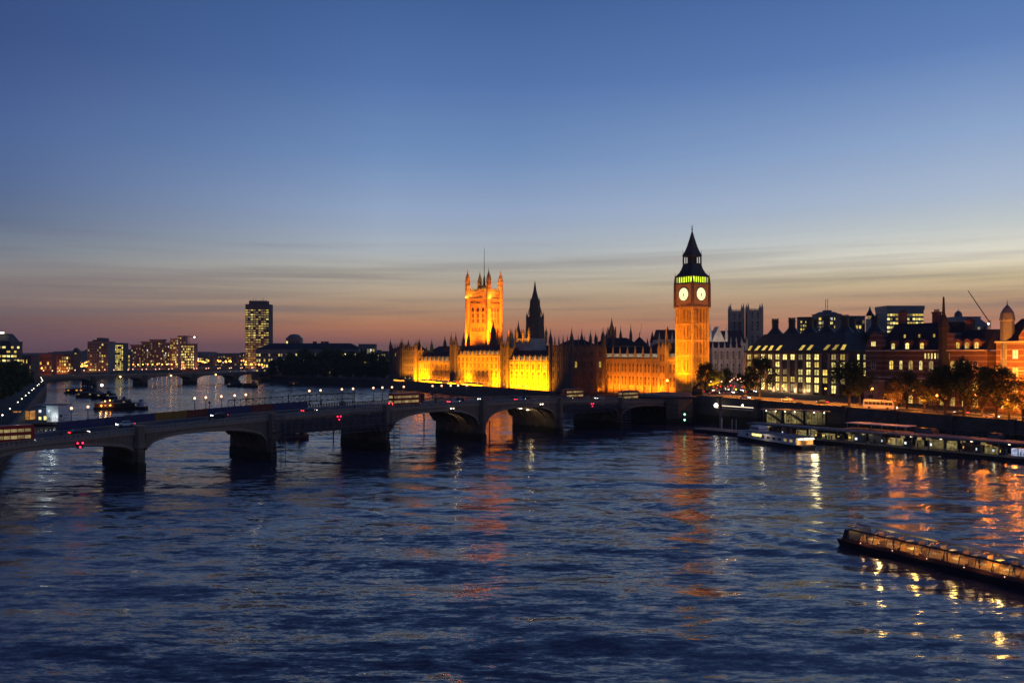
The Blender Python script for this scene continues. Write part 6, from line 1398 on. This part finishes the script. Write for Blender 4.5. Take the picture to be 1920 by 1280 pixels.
# foreground river bus
fd = Vector((.49, -.872)); nn = Vector((.872, .49)); Lb = 46.0; c0 = Vector((50.4, 128.5)) + fd * (Lb / 2) + nn * 4.0
o = thing('river_boat', 'long low passenger boat with glazed roof and orange lit saloon leaving at lower right', 'boat', (c0.x, c0.y, 0), math.atan2(fd.y, fd.x))
hull_mesh(Lb, 8, -.6, 1.05, .28, .12).build('hull', [NAVY], o)
b = MB(); b.box(-Lb / 2 + 1.5, Lb / 2 - 9, -3.75, -3.55, 1.05, 1.5); b.box(-Lb / 2 + 1.5, Lb / 2 - 9, 3.55, 3.75, 1.05, 1.5); b.box(-Lb / 2 + 1.5, Lb / 2 - 9, -3.55, 3.55, 1.07, 1.13); b.build('bulwark', [RUST], o)
nb = 15; bl = (Lb - 12.5) / nb
for sg in (-1, 1):
    for k in range(nb):
        x = -Lb / 2 + 2.4 + k * bl; bb = MB(); y = sg * 3.5; y2 = sg * 3.05; bb._add([(x + .08, y, 1.5), (x + bl - .08, y, 1.5), (x + bl - .08, y2, 2.85), (x + .08, y2, 2.85)], [(0, 1, 2, 3)]); bb.build('saloon_window', [CLEAR], o)
b = MB()
for sg in (-1, 1):
    for k in range(nb + 1): x = -Lb / 2 + 2.4 + k * bl; b.bar((x, sg * 3.52, 1.5), (x, sg * 3.05, 2.9), .07)
    b.bar((-Lb / 2 + 2.4, sg * 3.07, 2.9), (Lb / 2 - 10.1, sg * 3.07, 2.9), .13); b.bar((-Lb / 2 + 2.4, sg * 3.53, 1.5), (Lb / 2 - 10.1, sg * 3.53, 1.5), .08)
b.build('window_frame', [NAVY], o)
b = MB(); b._add([(-Lb / 2 + 2.4, -3.05, 2.9), (Lb / 2 - 10.1, -3.05, 2.9), (Lb / 2 - 10.1, -1.1, 3.5), (-Lb / 2 + 2.4, -1.1, 3.5)], [(0, 1, 2, 3)]); b._add([(-Lb / 2 + 2.4, 3.05, 2.9), (Lb / 2 - 10.1, 3.05, 2.9), (Lb / 2 - 10.1, 1.1, 3.5), (-Lb / 2 + 2.4, 1.1, 3.5)], [(3, 2, 1, 0)]); b.build('roof_glazing', [CLEAR], o)
b = MB(); b.box(-Lb / 2 + 2.4, Lb / 2 - 10.1, -3.0, 3.0, 1.14, 1.2); b.build('saloon_floor', [mat('amber carpet', (.42, .22, .07), .9, .3, .6)], o)
SEAT = mat('seat cloth', (.38, .20, .07), .8, .3, 2); TABL = mat('table top', (.5, .42, .3), .5, .1, 1)
rs = random.Random(4)
for k in range(int((Lb - 16) / 1.7)):
    x = -Lb / 2 + 4 + k * 1.7
    for y in (-2.2, 2.2):
        if k % 2: MB().box(x - .35, x + .35, y - .6, y + .6, 1.85, 1.92).build('table', [TABL], o)
        else: b = MB(); b.box(x - .25, x + .25, y - .65, y + .65, 1.2, 1.65); b.box(x + .2, x + .3, y - .65, y + .65, 1.65, 2.25); b.build('seat', [SEAT], o)
for k in range(11):
    x = -Lb / 2 + 4.2 + k * 3.0; MB().box(x, x + 1.3, -.12, .12, 3.28, 3.36).build('ceiling_lamp', [em('ceiling tube %d' % k, (1, .62, .28), 16)], o)
    q = Vector((x, -2.6 if k % 2 else 1.6)); p = c0 + fd * q.x + Vector((-fd.y, fd.x)) * q.y
    point('saloon_light', (p.x, p.y, 2.75), (34, 60, 22, 80, 30, 26, 90, 40, 24, 70, 30)[k] * 3.8, ((1, .55, .10), (1, .68, .25), (1, .58, .12))[k % 3], .25)
for k in range(7): p = c0 + fd * (-Lb / 2 + 5 + k * 4.3) + Vector((-fd.y, fd.x)) * (-2.3 + (k % 3) * .4); tag(link('person', HM, None, (p.x, p.y, 1.2), rs.uniform(0, 6), (.95, .95, .86)), 'passenger in dark clothes standing inside the lit saloon of the passenger boat', 'person', 'passengers on the boat')
b = MB(); b.box(-Lb / 2 + 2.4, Lb / 2 - 10.1, -1.08, 1.08, 3.4, 3.62)
for k in range(nb + 1):
    x = -Lb / 2 + 2.4 + k * bl
    for sg in (-1, 1): b.bar((x, sg * 3.05, 2.94), (x, sg * 1.1, 3.54), .06)
b.build('roof', [CLAD], o)
b = MB(); b.hip(Lb / 2 - 10, Lb / 2 - 5.5, -2.6, 2.6, 1.07, 3.9, .7, .5); b.build('wheelhouse', [WHITE], o); b = MB(); b.hip(Lb / 2 - 9.7, Lb / 2 - 5.55, -2.45, 2.45, 2.5, 3.3, .2, .1); b.build('wheelhouse_window', [GLASSC], o)
b = MB(); b.hip(-Lb / 2 + .9, -Lb / 2 + 2.3, -2.8, 2.8, 1.07, 2.7, .35, .2); b.build('stern_cabin', [NAVY], o)
b = MB(); b.box(-Lb / 2 + .98, -Lb / 2 + 1.02, -2.0, 2.0, 1.6, 2.3); b.build('stern_window', [BOATI], o)
b = MB()
for k in range(6): b.ball(-Lb / 2 + 5 + k * 5.4, -3.75, 1.35, .07, 6, 5)
b.build('deck_lamp', [GLOBE], o)
for k in range(4): p = c0 - fd * (Lb / 2 - 6) + fd * k * 9 - nn * 4.6; point('boat_light', (p.x, p.y, 1.9), 16, (1, .6, .25), .2)
# moored tour boat
def boat(label, x, y, rot, Lb=34, bw_=7, decks=1, hull=NAVY, lit=W1, name='tour_boat', group=None, topc=WHITE, mast=0):
    o = thing(name, label, 'boat', (x, y, 0), rot, group); hull_mesh(Lb, bw_, -.5, 1.25, .22, .1).build('hull', [hull], o)
    b = MB(); b.box(-Lb * .44, Lb * .30, -bw_ * .43, bw_ * .43, 1.25, 3.5); b.hip(Lb * .30, Lb * .40, -bw_ * .40, bw_ * .40, 1.25, 3.5, .5, .3); b.build('superstructure', [topc], o)
    nw = max(4, int(Lb * .7 / 2.6)); wl = []
    for sg in (-1, 1):
        for k in range(nw): wl.append((-Lb * .42 + (k + .5) * Lb * .7 / nw, sg * (bw_ * .43 + .03), 1.95, Lb * .7 / nw * .62, .95, 0 if sg < 0 else math.pi, winmesh(lit if rnd() < .45 else GLASSD, topc, 0, 0, .08)))
    windows(o, wl)
    b = MB(); b.box(-Lb * .46, Lb * .32, -bw_ * .46, bw_ * .46, 3.5, 3.65); b.build('upper_deck', [LEAD], o)
    b = MB(); b.hip(Lb * .12, Lb * .26, -bw_ * .25, bw_ * .25, 3.65, 5.6, .5, .3); b.build('wheelhouse', [topc], o); b = MB(); b.hip(Lb * .125, Lb * .265, -bw_ * .262, bw_ * .262, 4.4, 5.15, .25, .16); b.build('wheelhouse_window', [GLASSC], o)
    b = MB()
    for k in range(int(Lb * .56 / 1.6)):
        for sg in (-1, 1): b.bar((-Lb * .45 + k * 1.6, sg * bw_ * .45, 3.65), (-Lb * .45 + k * 1.6, sg * bw_ * .45, 4.6), .04)
    for sg in (-1, 1): b.bar((-Lb * .45, sg * bw_ * .45, 4.6), (Lb * .12, sg * bw_ * .45, 4.6), .05)
    b.build('railing', [STEEL], o)
    if decks > 1: b = MB(); b.box(-Lb * .42, Lb * .08, -bw_ * .42, bw_ * .42, 5.7, 5.85); [b.bar((x_, s_ * bw_ * .4, 3.65), (x_, s_ * bw_ * .4, 5.7), .07) for x_ in (-Lb * .4, -Lb * .2, 0, Lb * .07) for s_ in (-1, 1)]; b.build('canopy', [WHITE], o)
    if mast: MB().bar((Lb * .1, 0, 3.65), (Lb * .1, 0, mast), .1).build('mast', [STEEL], o)
    return o
ta = Vector((79.5, 292)); tb = Vector((93, 257)); tm = (ta + tb) / 2 + qw * 2; td = (tb - ta).normalized()
o = boat('white two deck tour boat with three bright stern lamps moored at the pier', tm.x, tm.y, math.atan2(td.y, td.x) + math.pi, 36, 8, 1, NAVY, W3)
b = MB()
for y in (-2.2, 0, 2.2): b.box(-16.9, -16.3, y - .7, y + .7, 3.0, 3.3)
b.build('stern_lamp', [GLOBE_W], o); b = MB(); b.box(-16.3, -16.0, -3, 3, 1.4, 3.2); b.build('stern_glazing', [BOATI], o); b = MB(); b.box(1, 6, 3.5, 3.62, 2.4, 3.1); b.build('side_lamp', [W1], o)
p = tb + td * 3.5; point('stern_light', (p.x, p.y, 2.8), 700, (1, .80, .40), 1.1)
p = (ta + tb) / 2 - qw * 3.5; point('side_light', (p.x, p.y, 3.2), 90, (1, .85, .6), .4)
# pleasure vessels between pontoon and wall
boat('long dark vessel with pale roof line moored below the river wall', PX(1690, 279), 279, QR, 44, 9, 2, BLACKP, W3, 'moored_vessel', None, NAVY)
boat('shorter dark vessel moored at the right below the river wall', PX(1836, 258), 258, QR, 26, 8, 1, BLACKP, W3, 'moored_vessel', None, NAVY)
# boats upstream of the bridge
boat('dark launch with orange bow moored just behind the second pier', PX(548, 292), 293, R(-8), 12, 4, 1, RUST, W3, 'launch', None, BLACKP)
boat('small boat covered in orange lamps at the left of the moored cluster', PX(200, 447), 447, R(4), 13, 4.5, 1, BLACKP, WO, 'moored_boat', 'boats moored upstream', RUST)
boat('white cabin boat at the right end of the moored cluster', PX(257, 452), 452, R(-6), 13, 5, 1, BLACKP, W3, 'moored_boat', 'boats moored upstream', WHITE)
boat('dark barge in the middle of the moored cluster', PX(233, 449), 449, R(10), 15, 6, 1, BLACKP, W3, 'moored_boat', 'boats moored upstream', BLACKP, 9)
boat('dark tug behind the middle barge of the cluster', PX(224, 480), 480, R(20), 13, 5, 2, BLACKP, W3, 'moored_boat', 'boats moored upstream', RUST, 10)
boat('dark tug nearer the left bank with a white masthead lamp', PX(196, 560), 560, R(0), 18, 6, 1, BLACKP, W3, 'moored_boat', 'boats moored upstream', BLACKP, 9)
boat('low red brown barge left of the tug with the masthead lamp', PX(170, 575), 575, R(-5), 20, 7, 1, RUST, W3, 'moored_boat', 'boats moored upstream', RUST)
boat('dark pier boat close under the upstream bridge', PX(155, 640), 640, R(12), 26, 7, 2, BLACKP, WO, 'moored_boat', 'boats moored upstream', BLACKP)
boat('small dark launch right of the upstream bridge piers', PX(442, 770), 770, R(6), 16, 6, 1, BLACKP, W3, 'moored_boat', 'boats moored upstream', BLACKP)
boat('second small dark launch beside the gardens', PX(470, 755), 755, R(-4), 14, 6, 1, BLACKP, W3, 'moored_boat', 'boats moored upstream', RUST)
boat('tiny launch with an orange lamp under the garden trees', PX(551, 790), 790, R(2), 10, 4, 1, BLACKP, WO, 'moored_boat', 'boats moored upstream', RUST)
q = thing('masthead_lamp', 'white lamp on a pole among the upstream boats', 'lamp', (PX(195, 560), 557, 0)); MB().bar((0, 0, 3), (0, 0, 9), .15).build('post', [STEEL], q); MB().ball(0, 0, 9.3, .9).build('globe', [GLOBE_W], q)
for px, Y, pw in ((204, 445, 220), (193, 446, 120)): point('boat_light', (PX(px, Y), Y - 3, 3.2), pw, (1, .6, .2), .3)
b = MB(); 
for px, z in ((190, 2.2), (197, 4.8), (206, 5.2), (207, 2.6)): b.ball(PX(px, 444) - PX(200, 444), 0, z, .38, 6, 5)
q = thing('string_lights', 'string of yellow lamps on the lit boat of the cluster', 'lamp', (PX(200, 444), 444, 0)); b.build('bulb', [GLOBE_O], q); MB().bar((-2.9, 0, 2.2), (2.1, 0, 5.2), .05).build('wire', [BLACKI], q)
# floating pier house on the left bank
HY = 345.0; hx = PX(58, HY); q = thing('pier_house', 'white two storey floating pier house with bright windows on the left bank', 'pier house', (hx, HY, 0), R(-4)); W_ = PX(113, HY) - hx
MB().box(-12, W_ + 6, -3, 10, -.5, 1.0).build('pontoon', [BLACKP], q)
MB().box(0, W_ * .62, 0, 8, 1.6, 7.8).build('wing', [mat('blue grey cladding', (.10, .14, .22), .6, .1, .5)], q); MB().box(W_ * .58, W_, -.6, 8, 1.6, 8.6).build('house', [WHITE], q); MB().box(-.4, W_ + .4, -1.0, 8.4, 8.6, 8.9).build('roof', [LEAD], q)
windows(q, [(W_ * .33, -.05, 5.6, 1.3, 1.2, 0, winmesh(W4, WHITE, 0, 0, .08)), (W_ * .33, -.05, 2.6, 1.3, 1.3, 0, winmesh(W1, WHITE, 0, 0, .08)), (W_ * .52, -.05, 2.5, 1.6, 1.7, 0, winmesh(W1, WHITE, 0, 0, .08)), (W_ * .68, -.65, 5.7, 1.3, 1.3, 0, winmesh(W4, WHITE, 0, 0, .08)), (W_ * .70, -.65, 2.9, .8, .9, 0, winmesh(GLASSD, WHITE, 0, 0, .08))])
MB().box(W_ * .79, W_ * .97, -.72, -.62, 2.0, 4.8).build('glazed_door', [W4], q); MB().box(0, W_ + 5, -2.8, -2.7, 1.9, 2.0).build('railing', [STEEL], q)
b = MB()
for k in range(14): b.bar((k * 1.4 - .5, -2.75, 1), (k * 1.4 - .5, -2.75, 1.9), .05)
b.build('railing_post', [STEEL], q)
for k, z in enumerate((2.0, 3.2, 4.6)): MB().box(W_ + 1.2, W_ + 3.4, -.5, .5, z, z + .25).build('stack_rack', [STEEL], q)
point('pier_house_light', (hx + W_ * .88, HY - 3.2, 4.0), 260, (.85, 1, .95), .5); point('pier_house_light', (hx + W_ * .62, HY - 3.5, 7.0), 120, (.6, .9, 1), .5)
q = thing('kiosk', 'orange lit boarding kiosk left of the white pier house', 'kiosk', (PX(24, 340), 340, 0)); MB().box(0, 7, 0, 4, 3, 6.6).build('wall', [WO], q); MB().box(-.4, 7.4, -.4, 4.4, 6.6, 6.9).build('roof', [IRON], q)
for x in (0, 2.3, 4.6, 6.9): MB().box(x - .12, x + .12, -.14, -.02, -1, 6.6).build('post', [BLACKI], q)
# tall hedge free terrace wall on the left bank
t = thing('embankment_wall', 'curving dark river wall along the left bank', 'wall'); b = MB()
for (x0, y0), (x1, y1) in zip(east[1:8], east[2:9]):
    v = Vector((x1 - x0, y1 - y0)).normalized(); nrm = Vector((v.y, -v.x)); a, c = Vector((x0, y0)), Vector((x1, y1)); poly = [(a + nrm * .8)[:], (c + nrm * .8)[:], (c - nrm * .2)[:], (a - nrm * .2)[:]]; b.prism(poly, -2, 7.1)
b.build('wall', [WALLG], t)

# ------------------------------------------------------------------ evening haze
hz = MB().box(-3000, 2600, -400, 4200, -4, 175).build('haze', [])
hm = bpy.data.materials.new('evening haze'); hm.use_nodes = True; ht = hm.node_tree; ht.nodes.clear()
ho = ht.nodes.new('ShaderNodeOutputMaterial'); hv = ht.nodes.new('ShaderNodeVolumePrincipled'); hv.inputs['Density'].default_value = .00006; hv.inputs['Color'].default_value = (.85, .82, .85, 1)
ht.links.new(hv.outputs[0], ho.inputs['Volume']); hz.data.materials.clear(); hz.data.materials.append(hm); hz['kind'] = 'stuff'
cy.volume_bounces = 0
